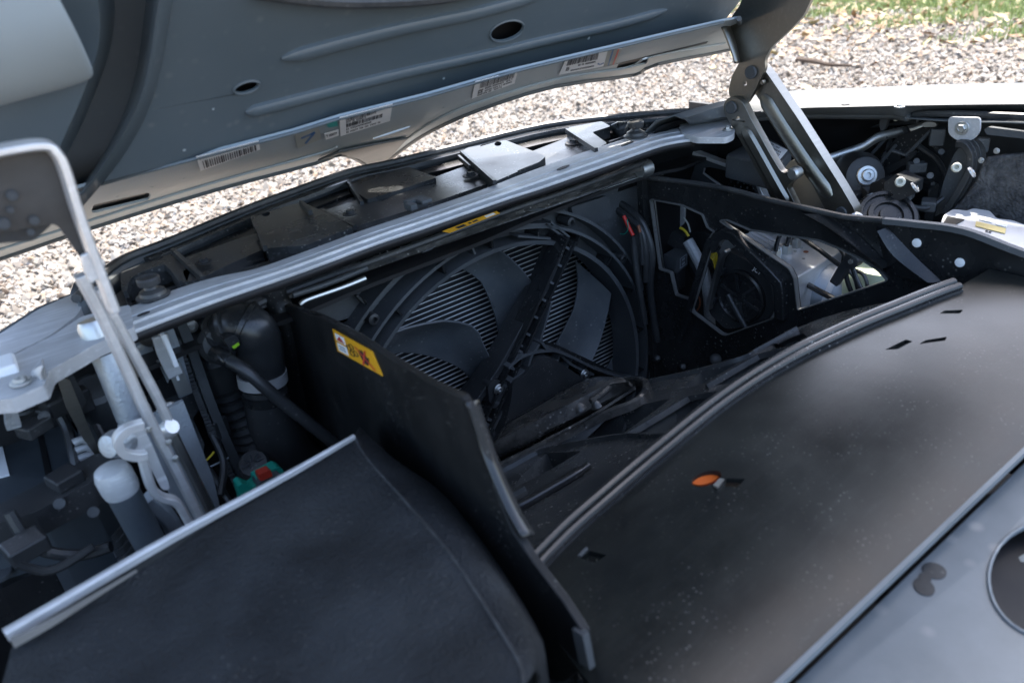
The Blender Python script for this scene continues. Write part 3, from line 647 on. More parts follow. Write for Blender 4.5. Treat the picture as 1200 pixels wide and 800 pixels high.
hand = [(.62, .45), (.64, .30), (.665, .42), (.68, .22), (.70, .40), (.72, .20), (.74, .40), (.77, .26), (.78, .48), (.84, .44), (.80, .68), (.74, .86), (.66, .80)]
part('print', poly_on(sq, .0009, hand), M['ink'], stk)
part('print', stroke_on(sq, .0013, [(.57, .22), (.90, .88)], .016), M['redink'], stk)
part('print', stroke_on(sq, .0013, [(.82, .16), (.64, .92)], .016), M['redink'], stk)

#### DUCT FLOOR
fl = thing('duct_floor', 'dusty black plastic duct floor plate with rubber seal and moulded pockets', 'duct floor', (0, -.35, .45))
FT = Vector((-.08, 0, 1)); P698 = (Vector((0, 0, .683)), FT)
def FL(d): return (Vector((0, 0, .683 + d)), FT)
SEAL = [(628, 663), (664, 626), (700, 594), (770, 534), (850, 470), (920, 425), (1000, 386), (1060, 361), (1100, 345), (1122, 337)]
seal3 = spline(WL(SEAL, FL(.002)), 5)
ra_, rb0 = W(915, 800, P698), W(1200, 530, P698)
def RY(x): return ra_.y + (rb0.y - ra_.y) * (x - ra_.x) / (rb0.x - ra_.x)
def fz(x, y, d=0): return Vector((x, y, .683 + .08 * x + d))
plate = [p + Vector((0, .002, -.002)) for p in seal3] + [fz(.236, -.41), fz(.236, RY(.236)), fz(-.30, RY(-.30)), fz(-.285, -.41)]
hl = [rnd([(679, 648), (690, 640), (711, 648), (697, 657)], 1.5), ell(828, 560, 18, 9, -14, 22), rnd([(851, 561), (873, 563), (864, 573), (848, 571)], 1.5), rnd([(1037, 408), (1062, 395), (1070, 398), (1052, 408)], 1.5), rnd([(1077, 402), (1085, 397), (1110, 393), (1108, 398)], 1.5), rnd([(1102, 361), (1108, 357), (1130, 357), (1126, 362)], 1.5)]
def sheet(outer, holes, rise, th, step):
    """a curved sheet with real holes: outline and holes as 3-D loops, rise(p) lifts its inner points"""
    V, E = [], []
    for L in [outer] + holes:
        b = len(V); V += [Vector((p.x, p.y)) for p in L]; E += [(b + i, b + (i + 1) % len(L)) for i in range(len(L))]
    xs = [p.x for p in outer]; ys = [p.y for p in outer]
    y = min(ys)
    while y < max(ys):
        x = min(xs)
        while x < max(xs): V.append(Vector((x + random.uniform(-.1, .1) * step, y + random.uniform(-.1, .1) * step))); x += step
        y += step
    v2, e2, f2 = delaunay_2d_cdt(V, E, [], 2, 1e-6)[:3]
    def inside(c, L):
        r_ = False
        for i in range(len(L)):
            a, b = L[i], L[i - 1]
            if (a.y > c.y) != (b.y > c.y) and c.x < (b.x - a.x) * (c.y - a.y) / (b.y - a.y) + a.x: r_ = not r_
        return r_
    def keep(f):
        c = sum((v2[i] for i in f), Vector((0, 0))) / len(f); return inside(c, outer) and not any(inside(c, h) for h in holes)
    f2 = [f for f in f2 if keep(f)]
    top_ = [Vector((p.x, p.y, rise(p.x, p.y))) for p in v2]; n_ = len(top_); cnt = {}
    for f in f2:
        for i in range(len(f)):
            k_ = tuple(sorted((f[i], f[(i + 1) % len(f)]))); cnt[k_] = cnt.get(k_, 0) + 1
    m = MB(); fs = [list(f) for f in f2] + [[n_ + i for i in f][::-1] for f in f2]
    fs += [[a, b, n_ + b, n_ + a] for (a, b), c_ in cnt.items() if c_ == 1]
    return m.add(top_ + [p - Vector((0, 0, th)) for p in top_], fs)
def front_y(x):
    for a_, b_ in zip(seal3[:-1], seal3[1:]):
        if a_.x <= x <= b_.x: return a_.y + (b_.y - a_.y) * (x - a_.x) / max(1e-6, b_.x - a_.x)
    return seal3[0].y if x < seal3[0].x else seal3[-1].y
def rise(x, y):
    v = max(0, min(1, (y - RY(x)) / (front_y(x) - RY(x)))); e = max(0, x - .02)
    return .683 + .08 * x + .011 * 4 * v * (1 - v) * (1 - .5 * e / .22) - .16 * e * e * 4 * v * (1 - v) * .5
part('plate', sheet(plate, [WL(h, FL(.009)) for h in hl], rise, .004, .016), M['floor'], fl)
part('seal', MB().tube([p + Vector((-.001, -.002, .0025)) for p in seal3], .0032, 10), M['gloss'], fl)
part('seal', MB().tube([p + Vector((.001, .004, .004)) for p in seal3], .0036, 10), M['gloss'], fl)
part('seal_foot', MB().sweep([p + Vector((0, .001, 0)) for p in seal3], [(-.008, -.002), (.008, -.002), (.007, .001), (-.007, .001)]), M['gloss'], fl)
part('rear_edge', MB().sweep([fz(x, RY(x), .001) for x in (-.30, -.1, .236)], [(-.0014, -.003), (.0014, -.003), (.0014, .0015), (-.0014, .0015)]), M['bulkhead'], fl)
mk = part('marker', MB().prism(WL(ell(828, 560, 17, 8, -14, 22), FL(.0032)), .003), M['redp'], fl)
for i in range(-8, 9):
    x = 828 + i * 1.9; hh = 7.2 * math.sqrt(max(0, 1 - (i * 1.9 / 16.5) ** 2))
    c, s_ = math.cos(math.radians(-14)), math.sin(math.radians(-14)); ux, uy = i * 1.9 * c, i * 1.9 * s_
    part('rib', MB().tube(WL([(828 + ux + 1.2, 560 + uy - hh), (828 + ux - 1.2, 560 + uy + hh)], FL(.0045)), .00055, 6), M['orange'], mk)
part('tab', MB().prism(WL([(836, 568), (843, 560), (849, 561), (841, 571)], FL(.0115)), .001), M['zinc'], fl)
part('tab', MB().prism(WL([(677, 650), (687, 640), (689, 642), (681, 651)], FL(.0115)), .001), M['plastic2'], fl)
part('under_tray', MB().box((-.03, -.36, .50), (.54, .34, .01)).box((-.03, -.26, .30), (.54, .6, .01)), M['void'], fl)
S = (Vector((0, -.385, .669)), Vector((-.08, math.tan(math.radians(26)), 1)).normalized())
front = [(1120, 336), (1070, 348), (1000, 362), (962, 373), (934, 384), (905, 399), (888, 410), (872, 418), (820, 432), (775, 444), (758, 450), (757, 462), (735, 475), (700, 494), (640, 520), (575, 549), (588, 585), (600, 622), (626, 668), (664, 630), (700, 598), (770, 538), (850, 474), (920, 429), (1000, 390), (1060, 365), (1100, 349)]
pockets = [rnd([(640, 522), (666, 505), (686, 494), (717, 482), (738, 477), (787, 466), (762, 485), (731, 507), (716, 510), (652, 522)], 2),
           rnd([(738, 510), (806, 467), (861, 461), (832, 482), (788, 509), (749, 512)], 2), rnd([(601, 572), (612, 556), (640, 531), (682, 528), (652, 546), (628, 559)], 2),
           rnd([(830, 453), (888, 419), (946, 408), (924, 424), (888, 447), (842, 451)], 2), rnd([(820, 437), (868, 424), (818, 452), (802, 455)], 2)]
def cdt_plate(outer, holes, pl, th):
    """a plate in a plane with any number of real holes, robust against odd outlines"""
    n_ = pl[1].normalized(); u_ = n_.orthogonal().normalized(); v_ = n_.cross(u_); o_ = pl[0]
    def flat(L): return [Vector(((p - o_).dot(u_), (p - o_).dot(v_))) for p in L]
    O_, HO = flat(outer), [flat(h) for h in holes]; V, E = [], []
    for L in [O_] + HO:
        b = len(V); V += L; E += [(b + i, b + (i + 1) % len(L)) for i in range(len(L))]
    v2, e2, f2 = delaunay_2d_cdt(V, E, [], 0, 1e-7)[:3]
    def inside(c, L):
        r_ = False
        for i in range(len(L)):
            a, b = L[i], L[i - 1]
            if (a.y > c.y) != (b.y > c.y) and c.x < (b.x - a.x) * (c.y - a.y) / (b.y - a.y) + a.x: r_ = not r_
        return r_
    f2 = [f for f in f2 if inside(sum((v2[i] for i in f), Vector((0, 0))) / len(f), O_) and not any(inside(sum((v2[i] for i in f), Vector((0, 0))) / len(f), h) for h in HO)]
    top_ = [o_ + u_ * p.x + v_ * p.y for p in v2]; k_ = len(top_); cnt = {}
    for f in f2:
        for i in range(len(f)):
            q = tuple(sorted((f[i], f[(i + 1) % len(f)]))); cnt[q] = cnt.get(q, 0) + 1
    fs = [list(f) for f in f2] + [[k_ + i for i in f][::-1] for f in f2] + [[a, b, k_ + b, k_ + a] for (a, b), c_ in cnt.items() if c_ == 1]
    return MB().add(top_ + [p - n_ * th for p in top_], fs)
part('ribbed_front', cdt_plate(WL(front, S), [WL(h, S) for h in pockets], S, .030), M['mould'], fl)
def sweep_on(pts, pl, w, h, mat, name, parent, n=5):
    return part(name, MB().sweep(spline(WL(pts, pl), n), [(-w, -h), (w, -h), (w * .5, h), (-w * .5, h)], pl[1]), mat, parent)
SO = OFF(S, .0015)
for pts, w_ in [([(579, 556), (600, 546), (622, 534), (640, 527), (700, 515), (735, 510)], .0022), ([(735, 510), (775, 486), (806, 467)], .0026), ([(828, 453), (862, 433), (888, 418)], .0026), ([(591, 586), (616, 572)], .0022),
                ([(735, 510), (770, 511), (800, 508)], .0016), ([(800, 468), (830, 462), (862, 461)], .002), ([(888, 418), (915, 411), (948, 407)], .002), ([(760, 447), (820, 434), (872, 419), (888, 410), (934, 385)], .0022)]:
    sweep_on(pts, SO, w_, .0025, M['mould'], 'rib', fl)
part('reflection_ridge', MB().loft([spline(WL([(905, 402), (920, 394), (940, 386)], OFF(S, .001)), 4), spline(WL([(912, 403), (926, 396), (942, 391)], OFF(S, .007)), 4), spline(WL([(915, 406), (930, 400), (946, 395)], OFF(S, .001)), 4)]), M['gloss'], fl)  # no real vane: ridge shaped after a white glossy reflection
part('reflection_ridge', MB().loft([spline(WL([(956, 396), (975, 388), (996, 380)], OFF(S, .001)), 4), spline(WL([(958, 398), (977, 391), (998, 383)], OFF(S, .006)), 4), spline(WL([(962, 402), (982, 394), (1000, 387)], OFF(S, .001)), 4)]), M['gloss'], fl)  # likewise a ridge standing in for a tan reflective spot
rg = spline(WL([(606, 594), (622, 586), (648, 571), (672, 557), (690, 545)], OFF(S, .003)), 4)
part('rib', MB().tube(rg, [.0055] * 3 + [.005] * (len(rg) - 6) + [.0035] * 3, 12), M['gloss'], fl)
# the dirty guard bulging up in front of the fan
gd = thing('dirty_guard', 'dirt splashed glossy black guard bulging up below the fan motor', 'guard', (0, -.1, .45))
gr = [[(572, 546), (606, 530), (640, 514), (668, 500), (704, 481), (730, 466), (744, 457)], [(572, 536), (606, 519), (640, 503), (668, 490), (700, 473), (724, 460), (742, 452)], [(578, 520), (610, 503), (640, 488), (668, 474), (694, 460), (715, 451), (736, 447)],
      [(590, 502), (618, 486), (645, 470), (668, 457), (690, 447), (706, 443), (730, 444)], [(600, 490), (626, 474), (650, 460), (672, 449), (690, 443), (702, 442), (726, 444)]]
hs = [.004, .016, .028, .022, -.03]
part('shell', MB().loft([spline(WL(r, OFF(S, h)), 5) for r, h in zip(gr, hs)]), M['dirty'], gd, solid=.003)
fo_ = spline(WL([(722, 448), (740, 444), (754, 446), (757, 453), (752, 464), (738, 473), (717, 481), (686, 494), (652, 512), (636, 520), (600, 538), (576, 549)], OFF(S, .006)), 6)
part('fold', MB().sweep(fo_, [(-.0035, -.006), (.0035, -.006), (.0034, .001), (.0015, .003), (-.0015, .003), (-.0034, .001)], S[1]), M['dirty'], gd)
part('fold', MB().tube(spline(WL([(640, 515), (672, 499), (700, 483), (725, 467), (744, 455)], OFF(S, .011)), 5), .0016, 8), M['dirty'], gd)
part('crease', MB().tube(spline(WL([(692, 470), (704, 462), (718, 450)], OFF(S, .026)), 4), .0028, 8), M['dirty'], gd)
for x, y, r in ((678, 476, .006), (698, 473, .0045), (688, 454, .007), (707, 460, .003)):
    p = W(x, y, OFF(S, .022)); part('dimple', MB().lathe(p, S[1], [(r * 1.2, -.004), (r, .0), (r * .6, .003), (0, .004)], 16), M['dirty'], gd)

for x, y, r in ((838, 421, 8), (800, 430, 5), (770, 420, 5)):
    part('knob', MB().lathe(W(x, y, PX(.225)), (-.5, -.6, .6), [(r * .0009, -.02), (r * .0009, .004), (r * .0006, .006), (0, .007)], 14), M['plastic'], fl)

#### BULKHEAD, BOX LID
bk = thing('bulkhead_cover', 'pale grey painted bulkhead panel with a round opening behind the duct floor', 'bulkhead', (0, -.75, .60))
PB = FL(-.02)
hole = ell(1236, 680, 78, 70, 6, 40)
bp3 = [fz(x, y, -.02) for x, y in ((-.33, RY(-.33) + .004), (.45, RY(.45) + .004), (.45, -1.1), (-.33, -1.1))]
part('panel', MB().prism(bp3, .004, [WL(hole, PB)], nrm=Vector((0, 0, -1))), M['bulkhead'], bk, bevel=.0012)
hl3 = WL(hole, PB); hl3 += hl3[:2]
part('opening_rim', MB().tube([p + Vector((0, 0, .0005)) for p in hl3], .001, 8, cap=False), M['bulkhead'], bk)
part('well', MB().lathe(sum(WL(hole, PB), Vector()) / 40 + Vector((0, 0, -.012)), (0, 0, -1), [(.085, 0), (.08, .12), (0, .12)], 28), M['void'], bk, solid=.002)
cl = MB()
for x, y, rx, ry, a in ((1095, 668, 15, 9, 18), (1083, 687, 14, 9, 30), (1084, 677, 8, 7, 30)): cl.prism(WL(ell(x, y, rx, ry, a, 18), OFF(PB, .0006 + .0001 * rx / 20)), .0009)
part('rubber_plug', cl, M['rubber'], bk)
hc = sum(WL(hole, PB), Vector()) / 40
st_ = thing('strut_top', 'dark strut top with a steel nut inside the round bulkhead opening', 'strut mount', hc + Vector((0, 0, -.10)))
part('dome', MB().lathe(hc + Vector((0, 0, -.10)), (0, 0, 1), [(.065, 0), (.06, .03), (.045, .045), (.02, .05), (0, .05)], 28), M['void'], st_)
part('bar', MB().tube([W(1178, 640, FL(-.04)), W(1196, 653, FL(-.04)), W(1240, 690, FL(-.05))], .006, 10), M['zinc'], st_)
part('cable', MB().tube(spline([W(1168, 695, FL(-.045)), W(1182, 672, FL(-.04)), W(1206, 655, FL(-.035)), W(1240, 645, FL(-.04))], 5), .004, 8), M['kraft'], st_)
place('nut', HEX, st_, hc + Vector((0, 0, -.05)), (0, 0, 1), .014)

lid = thing('felt_box_lid', 'charcoal felt covered box lid with a bright metal edge in the near corner', 'box lid', (-.42, -.4, .60))
PL = PZ(.722)
crease = [(415, 511), (433, 540), (478, 590), (523, 643), (566, 706), (607, 773), (612, 800)]
top = WL([(6, 745), (200, 632), (330, 560)], PL) + WL(crease, PL) + [Vector((-.34, -.60, .722)), Vector((-.56, -.60, .722))] + WL([(-10, 800)], PL)
fa, fb = W(437, 703, PL), W(600, 782, PL); fd = (fb - fa).normalized(); fn_ = Vector((fd.y, -fd.x, 0)); fn_ = fn_ if fn_.y < 0 else -fn_
f2a = W(425, 528, PL); f2d = (W(500, 745, PL) - f2a).normalized(); f2n = Vector((-f2d.y, f2d.x, 0)); f2n = f2n if f2n.x < 0 else -f2n
def felt_rise(x, y):
    p = Vector((x, y, .722)); a = max(0, (p - fa).dot(fn_)); b = max(0, (p - f2a).dot(f2n))
    return .722 - .09 * min(a, .05) - .035 * min(b, .10) + .0007 * math.sin(x * 61 + y * 23) * math.sin(y * 47 - x * 19)
part('felt_top', sheet(top, [], felt_rise, .006, .012), M['felt'], lid)
ca = spline(WL(crease, PL), 4); cb = spline(WL([(422, 508), (462, 540), (508, 572), (540, 606), (585, 668), (633, 752), (628, 790)], PZ(.690)), 4)
cc = [p + Vector((.004, .002, -.12)) for p in cb]
part('felt_side', MB().loft([[p + Vector((0, 0, -.001)) for p in ca], [a.lerp(b, .5) + Vector((.002, 0, .004)) for a, b in zip(ca, cb)], cb, cc]), M['felt'], lid, solid=.003)
part('seam', MB().tube([p + Vector((0, 0, -.0002)) for p in ca], .0009, 8), M['feltwear'], lid)
part('fold_line', MB().tube(spline(WL([(437, 703), (470, 722), (500, 745), (540, 760), (590, 776)], OFF(PL, -.0016)), 4), .0010, 8), M['felt'], lid)
ea = WL([(6, 743), (100, 688), (200, 630), (300, 576), (360, 543), (415, 511)], PZ(.724))
part('metal_edge', MB().sweep(spline(ea, 4), [(-.0035, -.004), (.0035, -.004), (.0035, .002), (.002, .0035), (-.002, .0035), (-.0035, .002)], scales=[.74 - .018 * i for i in range(21)]), M['castwhite'], lid)
part('edge_backing', MB().sweep(spline(WL([(14, 752), (60, 728), (110, 698), (160, 668)], PZ(.724)), 4), [(-.0025, -.003), (.0025, -.003), (.002, .002), (-.002, .002)], scales=[.8 - .05 * i for i in range(13)]), M['backing'], lid)
part('front_wall', MB().prism([p + Vector((0, .002, -.004)) for p in (ea[0], ea[-1])] + [ea[-1] + Vector((0, .002, -.3)), ea[0] + Vector((0, .002, -.3))], .004), M['plastic'], lid)
gq = thing('gap_wiring', 'black wiring and clips in the dark gap between felt lid and left duct side', 'wiring', (-.27, -.42, .5))
part('cable', MB().tube(spline(WL([(560, 640), (600, 690), (640, 745), (660, 800)], PZ(.62)), 5), .004, 8), M['hose'], gq)
part('cable', MB().tube(spline(WL([(575, 600), (612, 655), (650, 720), (680, 800)], PZ(.60)), 5), .003, 8), M['hose'], gq)
part('red_clip', MB().box(W(614, 706, PZ(.64)), (.006, .008, .006)), M['redp'], gq, bevel=.001)
part('clip', MB().box(W(562, 612, PZ(.63)), (.012, .006, .004)), M['plastic2'], gq, bevel=.001)

#### BAY LINING
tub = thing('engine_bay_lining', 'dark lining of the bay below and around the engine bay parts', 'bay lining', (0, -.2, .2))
part('floor_pan', MB().box((-.05, -.35, .2), (1.5, 1.25, .01)), M['void'], tub)  # bay pan and walls, put in to block stray light
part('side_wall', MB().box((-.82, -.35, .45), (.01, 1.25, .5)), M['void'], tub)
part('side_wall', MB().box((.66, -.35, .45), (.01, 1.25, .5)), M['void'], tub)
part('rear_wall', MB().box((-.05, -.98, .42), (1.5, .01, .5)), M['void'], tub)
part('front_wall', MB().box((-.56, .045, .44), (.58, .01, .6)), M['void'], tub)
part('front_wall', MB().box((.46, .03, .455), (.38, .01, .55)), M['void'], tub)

#### BONNET
bn = thing('bonnet', 'raised pale grey bonnet seen from below, with paper barcode stickers along its edge', 'bonnet', (0, -.1, .85))
HT = 52
H = TILT(-.03, .84, HT); Fp = TILT(-.08, .882, 20)
hn = H[1].normalized()
CR = [(92, 246), (110, 217), (230, 185), (345, 155), (400, 138), (500, 113), (600, 85), (720, 57), (800, 38), (848, 27)]
inner = CR[1:] + [(862, 8), (885, -30), (960, -160), (230, -160), (205, -20), (195, 40), (188, 80), (172, 130), (140, 185)]
part('inner_panel', MB().prism(WL(inner, H), .002, [WL(ell(289, 102.5, 14.5, 5.6, -17, 24), H), WL(ell(594, 36.5, 19.5, 10, -19, 24), H)]), M['under'], bn, bevel=.0006)
for cx, cy, a, b, t in ((289, 102.5, 15.5, 6.4, -17), (594, 36.5, 20.5, 11, -19)):
    e_ = WL(ell(cx, cy, a, b, t, 28), OFF(H, -.0004)); part('opening_rim', MB().tube(e_ + e_[:1], .0011, 6, cap=False), M['under'], bn)
def bead(pts, hw, hh):
    P = spline(WL(pts, OFF(H, -.0005)), 5); n_ = len(P)
    sc = [min(1, .25 + .4 * min(i, n_ - 1 - i)) for i in range(n_)]
    prof = [(-hw, .001)] + [(-hw * math.cos(math.pi * k / 8), -hh * math.sin(math.pi * k / 8) ** .7) for k in range(1, 8)] + [(hw, .001)]
    return MB().sweep(P, prof, hn, scales=sc)
def groove(pts, hw):
    P = spline(WL(pts, OFF(H, -.0006)), 5)
    return P
part('stiffening_bead', bead([(288, 132), (330, 121), (460, 88), (560, 66), (640, 47), (720, 29), (781, 12)], .0052, .0042), M['under'], bn)
part('stiffening_bead', bead([(330, 69), (400, 50), (470, 33), (560, 14), (640, -8)], .0056, .0045), M['under'], bn)
part('stiffening_bead', bead([(430, -6), (520, -22), (640, -50)], .0056, .0045), M['under'], bn)
OUT = [(-90, 330), (0, 303), (110, 266), (250, 223), (370, 191), (398, 181), (420, 188), (438, 199), (456, 187), (480, 169), (508, 152), (560, 129), (650, 101), (742, 88), (770, 75), (856, 58), (868, 45), (866, 22)]
slots = [rnd([(107, 249), (110, 240), (172, 226), (177, 228), (175, 234), (112, 249.5)], 2), [(437, 162), (460, 154), (481, 147.5), (480, 149.5), (460, 156.5), (438, 163)], rnd([(722, 82), (725, 75), (757, 66), (761, 68), (758, 75), (724, 83)], 2)]
fpoly = WL(OUT, Fp) + WL([(848, 25), (800, 36), (720, 55), (600, 83.5), (500, 112), (400, 137), (345, 154), (230, 184), (110, 216), (60, 229), (-90, 272)], Fp)
part('edge_flange', MB().prism(fpoly, .0025, [WL(s_, Fp) for s_ in slots]), M['flange'], bn, bevel=.0008)
ho = [W(x, y, OFF(Fp, -.001)) for x, y in OUT]
FI = [(110, 216), (230, 184), (345, 154), (400, 137), (500, 112), (600, 83.5), (720, 55), (800, 36), (848, 25)]
WELD = mesh_of('spot_weld', MB().lathe((0, 0, 0), (0, 0, 1), [(1, 0), (.9, .18), (.6, .1), (0, .06)], 12), M['flange'])
for x, y in ((138, 230), (178, 219), (216, 209), (322, 178), (388, 166), (470, 146), (520, 126), (545, 118), (622, 96), (640, 91), (775, 62), (800, 57), (826, 50)): fast(WELD, 'spot_weld', bn, x, y, OFF(Fp, -.0001), 1.7)
sb_ = spline(WL([(x, y + 1.5) for x, y in FI], OFF(Fp, -.0012)), 8); part('sealer_bead', MB().tube(sb_, [.0011 + .0005 * random.random() for p in sb_], 6), M['under'], bn)
for x, y, r in ((352, 112, 2.2), (216, 176, 2), (440, 128, 1.6), (520, 92, 1.8), (690, 45, 2), (250, 128, 1.6)): fast(WELD, 'spot_weld', bn, x, y, OFF(H, -.0001), r)
part('hem', MB().tube(spline(ho, 3), .0026, 8), M['paint'], bn)
part('hem_crease', MB().tube(spline(WL([(-60, 312), (110, 257), (250, 214), (370, 181), (395, 172)], OFF(Fp, -.001)), 4), .0012, 6), M['flange'], bn)
part('hem_crease', MB().tube(spline(WL([(470, 168), (510, 141), (560, 120), (650, 93), (735, 79), (765, 66), (850, 51)], OFF(Fp, -.001)), 4), .0012, 6), M['flange'], bn)
part('notch_fold', MB().prism(WL([(372, 190), (398, 179), (440, 170), (478, 163), (458, 185), (438, 197), (420, 187), (398, 181)], OFF(Fp, -.004)), .003), M['paint'], bn, bevel=.0015)
for s_ in ([(100, 253), (104, 234), (174, 220), (184, 224), (182, 238), (112, 256)], [(430, 165), (460, 150), (486, 144), (486, 152), (460, 160), (432, 168)], [(716, 85), (720, 72), (757, 62), (766, 65), (763, 78), (722, 88)]):
    part('slot_dark_backing', MB().prism(WL(s_, OFF(Fp, .005)), .002), M['void'], bn)  # near-black sheets added so the slots look dark inside
part('crease_fold', MB().loft([WL(CR[1:], OFF(H, -.0004)), WL(FI, OFF(Fp, -.0004))]), M['under'], bn, solid=.0012)
sk = MB()
def on_h(x, y, d=0): return Vector((x, y, .84 - (y + .03) * math.tan(math.radians(HT)))) + hn * d
for y_, wd in ((-.035, .33), (-.06, .34), (-.12, .36), (-.17, .42), (-.22, .58), (-.30, .66), (-.40, .72), (-.52, .76)):  # rear rows flared wide, out of view, to shade floor and bulkhead
    sk_row = [on_h(-.72 + (wd + .72) * t, y_, .02 + .02 * math.sin(t * math.pi) * (1 if y_ < -.06 else .2)) for t in (0, .12, .3, .5, .7, .85, .95, 1)]
    sk.v += sk_row
sk.f = [[i * 8 + j, i * 8 + j + 1, i * 8 + j + 9, i * 8 + j + 8] for i in range(7) for j in range(7)]
part('hole_dark_backing', MB().prism(WL([(240, 150), (860, 0), (860, -40), (240, 60)], OFF(H, .012)), .002), M['void'], bn)  # dark sheet added to blacken the holes of the inner panel
part('outer_skin', sk, M['paint'], bn, solid=.002)
# near side of the bonnet, out of focus: a deep channel and the hinge reinforcement
rows = [([(92, 246), (140, 187), (172, 130), (187, 80), (194, 40), (205, -20), (215, -90)], 0.0), ([(86, 240), (132, 178), (163, 120), (176, 70), (182, 30), (190, -20), (200, -90)], -.006), ([(80, 236), (118, 178), (146, 118), (160, 66), (166, 28), (172, -20), (180, -90)], .045),
        ([(70, 230), (98, 178), (120, 118), (136, 64), (142, 26), (144, -20), (150, -90)], .055), ([(48, 222), (66, 178), (92, 120), (112, 64), (116, 26), (112, -20), (110, -90)], .004), ([(-60, 215), (-20, 170), (30, 130), (72, 80), (84, 30), (80, -20), (70, -90)], .012), ([(-160, 215), (-140, 170), (-120, 130), (-110, 80), (-110, 30), (-110, -20), (-110, -90)], .02)]
part('side_channel', MB().loft([spline(WL(r, OFF(H, h)), 4) for r, h in rows]), M['under'], bn, solid=.0015)
bl = [[(-90, 150), (0, 124), (50, 111), (100, 97), (113, 88)], [(-90, 120), (0, 105), (50, 92), (92, 78), (104, 68)], [(-90, 60), (-10, 50), (40, 42), (78, 34), (86, 28)], [(-90, -10), (-20, -10), (20, -12), (50, -14), (62, -14)], [(-90, -80), (-20, -80), (10, -80), (30, -80), (40, -80)]]
part('hinge_reinforcement', MB().loft([[W(x, y, OFF(H, d)) for x, y in r] for r, d in zip(bl, (.0, -.012, -.018, -.012, -.006))]), M['flange'], bn, solid=.004, sub=2)  # pale bulge wears the lit paint tone, as if facing the sky
part('rubber_seal', MB().tube(spline(WL([(300, -8), (380, 2), (450, 3), (520, -2), (580, -14)], OFF(H, -.006)), 5), .004, 8), M['rubber'], bn)

def sticker(quad, off=.0012, mat='white', pl=Fp, parent=bn, name='sticker', label=None):
    q = [W(x, y, OFF(pl, -off)) for x, y in quad]; o = part(name, patch(q, 0, [(0, 0, 1, 1)], .0003), M[mat], parent, label); return q, o
def bars(n, u0, u1, v0, v1, seed):
    r_ = random.Random(seed); out = []; u = u0; d = (u1 - u0) / n
    for i in range(n):
        wd = d * r_.choice((.35, .5, .75)); out.append((u, v0, u + wd, v1)); u += d
    return out
def text(n, u0, u1, v0, v1, seed):
    r_ = random.Random(seed); out = []; d = (u1 - u0) / n
    for i in range(n):
        if r_.random() < .14: continue
        a = u0 + i * d; h = v1 - v0
        k = r_.randrange(3)
        if k == 0: out += [(a, v0, a + d * .22, v1), (a + d * .22, v0, a + d * .7, v0 + h * .25), (a + d * .22, v1 - h * .25, a + d * .7, v1)]
        elif k == 1: out += [(a, v0, a + d * .22, v1), (a + d * .5, v0, a + d * .72, v1), (a + d * .22, v0 + h * .4, a + d * .5, v0 + h * .6)]
        else: out += [(a, v0, a + d * .7, v0 + h * .25), (a + d * .25, v0 + h * .25, a + d * .5, v1)]
    return out
q, s_ = sticker([(230, 184), (303, 165), (305, 175.5), (235, 200.5)], label='narrow white sticker with a single barcode')
part('barcode', patch(q, .0002, bars(24, .07, .95, .36, .92, 1)), M['ink'], s_); part('print', patch(q, .0002, text(30, .04, .75, .10, .24, 2)), M['greyprint'], s_)
q, s_ = sticker([(345, 157), (373, 147), (377, 163), (349, 174)], mat='kraft', label='grey tape square with a blue hand drawn arrow')
part('print', stroke_on(q, .0002, [(.22, .42), (.80, .34), (.34, .86)], .05), M['blueink'], s_)
q, s_ = sticker([(380, 157), (397, 152), (397, 159), (382, 164)], label='small white name label'); part('print', patch(q, .0002, text(8, .12, .88, .3, .65, 3)), M['ink'], s_)
q, s_ = sticker([(383, 146), (395, 142), (396, 148), (385, 150)], mat='teal', label='small teal paint dab')
q, s_ = sticker([(398, 138), (460, 122), (457, 142), (399, 160)], label='white sticker with two short barcodes')
part('barcode', patch(q, .0002, bars(22, .12, .70, .04, .26, 4) + bars(26, .12, .84, .38, .58, 5)), M['ink'], s_); part('print', patch(q, .0002, text(16, .12, .5, .28, .35, 5) + text(18, .12, .62, .64, .73, 6) + text(26, .12, .8, .82, .91, 7)), M['ink'], s_)
q, s_ = sticker([(557, 96), (607, 83), (603, 98), (553, 116)], label='white sticker with a barcode over small print')
part('barcode', patch(q, .0002, bars(26, .14, .95, .02, .46, 8)), M['ink'], s_); part('print', patch(q, .0002, text(5, .12, .24, .56, .80, 9) + text(26, .28, .92, .52, .62, 10) + text(26, .28, .92, .70, .80, 11) + text(24, .12, .7, .86, .94, 12)), M['ink'], s_)
q, s_ = sticker([(663, 70), (703, 61), (699, 79.5), (655, 88)], label='white sticker beside striped tape')
part('barcode', patch(q, .0002, bars(30, .10, .98, .06, .42, 13)), M['ink'], s_); part('print', patch(q, .0002, text(4, .10, .22, .56, .80, 14) + text(20, .44, .94, .50, .60, 15) + text(24, .28, .92, .78, .88, 16)), M['ink'], s_)
q, s_ = sticker([(703, 61), (729, 57), (722, 75), (699, 79.5)], label='tape with blue and red stripes', mat='white')
part('print', patch(q, .0001, [(.35, 0, 1, 1)]), M['kraft'], s_); part('print', patch(q, .0004, [(.55, 0, .62, 1)]), M['blueink'], s_); part('print', patch(q, .0004, [(.80, 0, .88, 1)]), M['redink'], s_)
part('print', stroke_on(q, .0003, [(.02, .70), (.14, .82), (.32, .74)], .04), M['blueink'], s_)

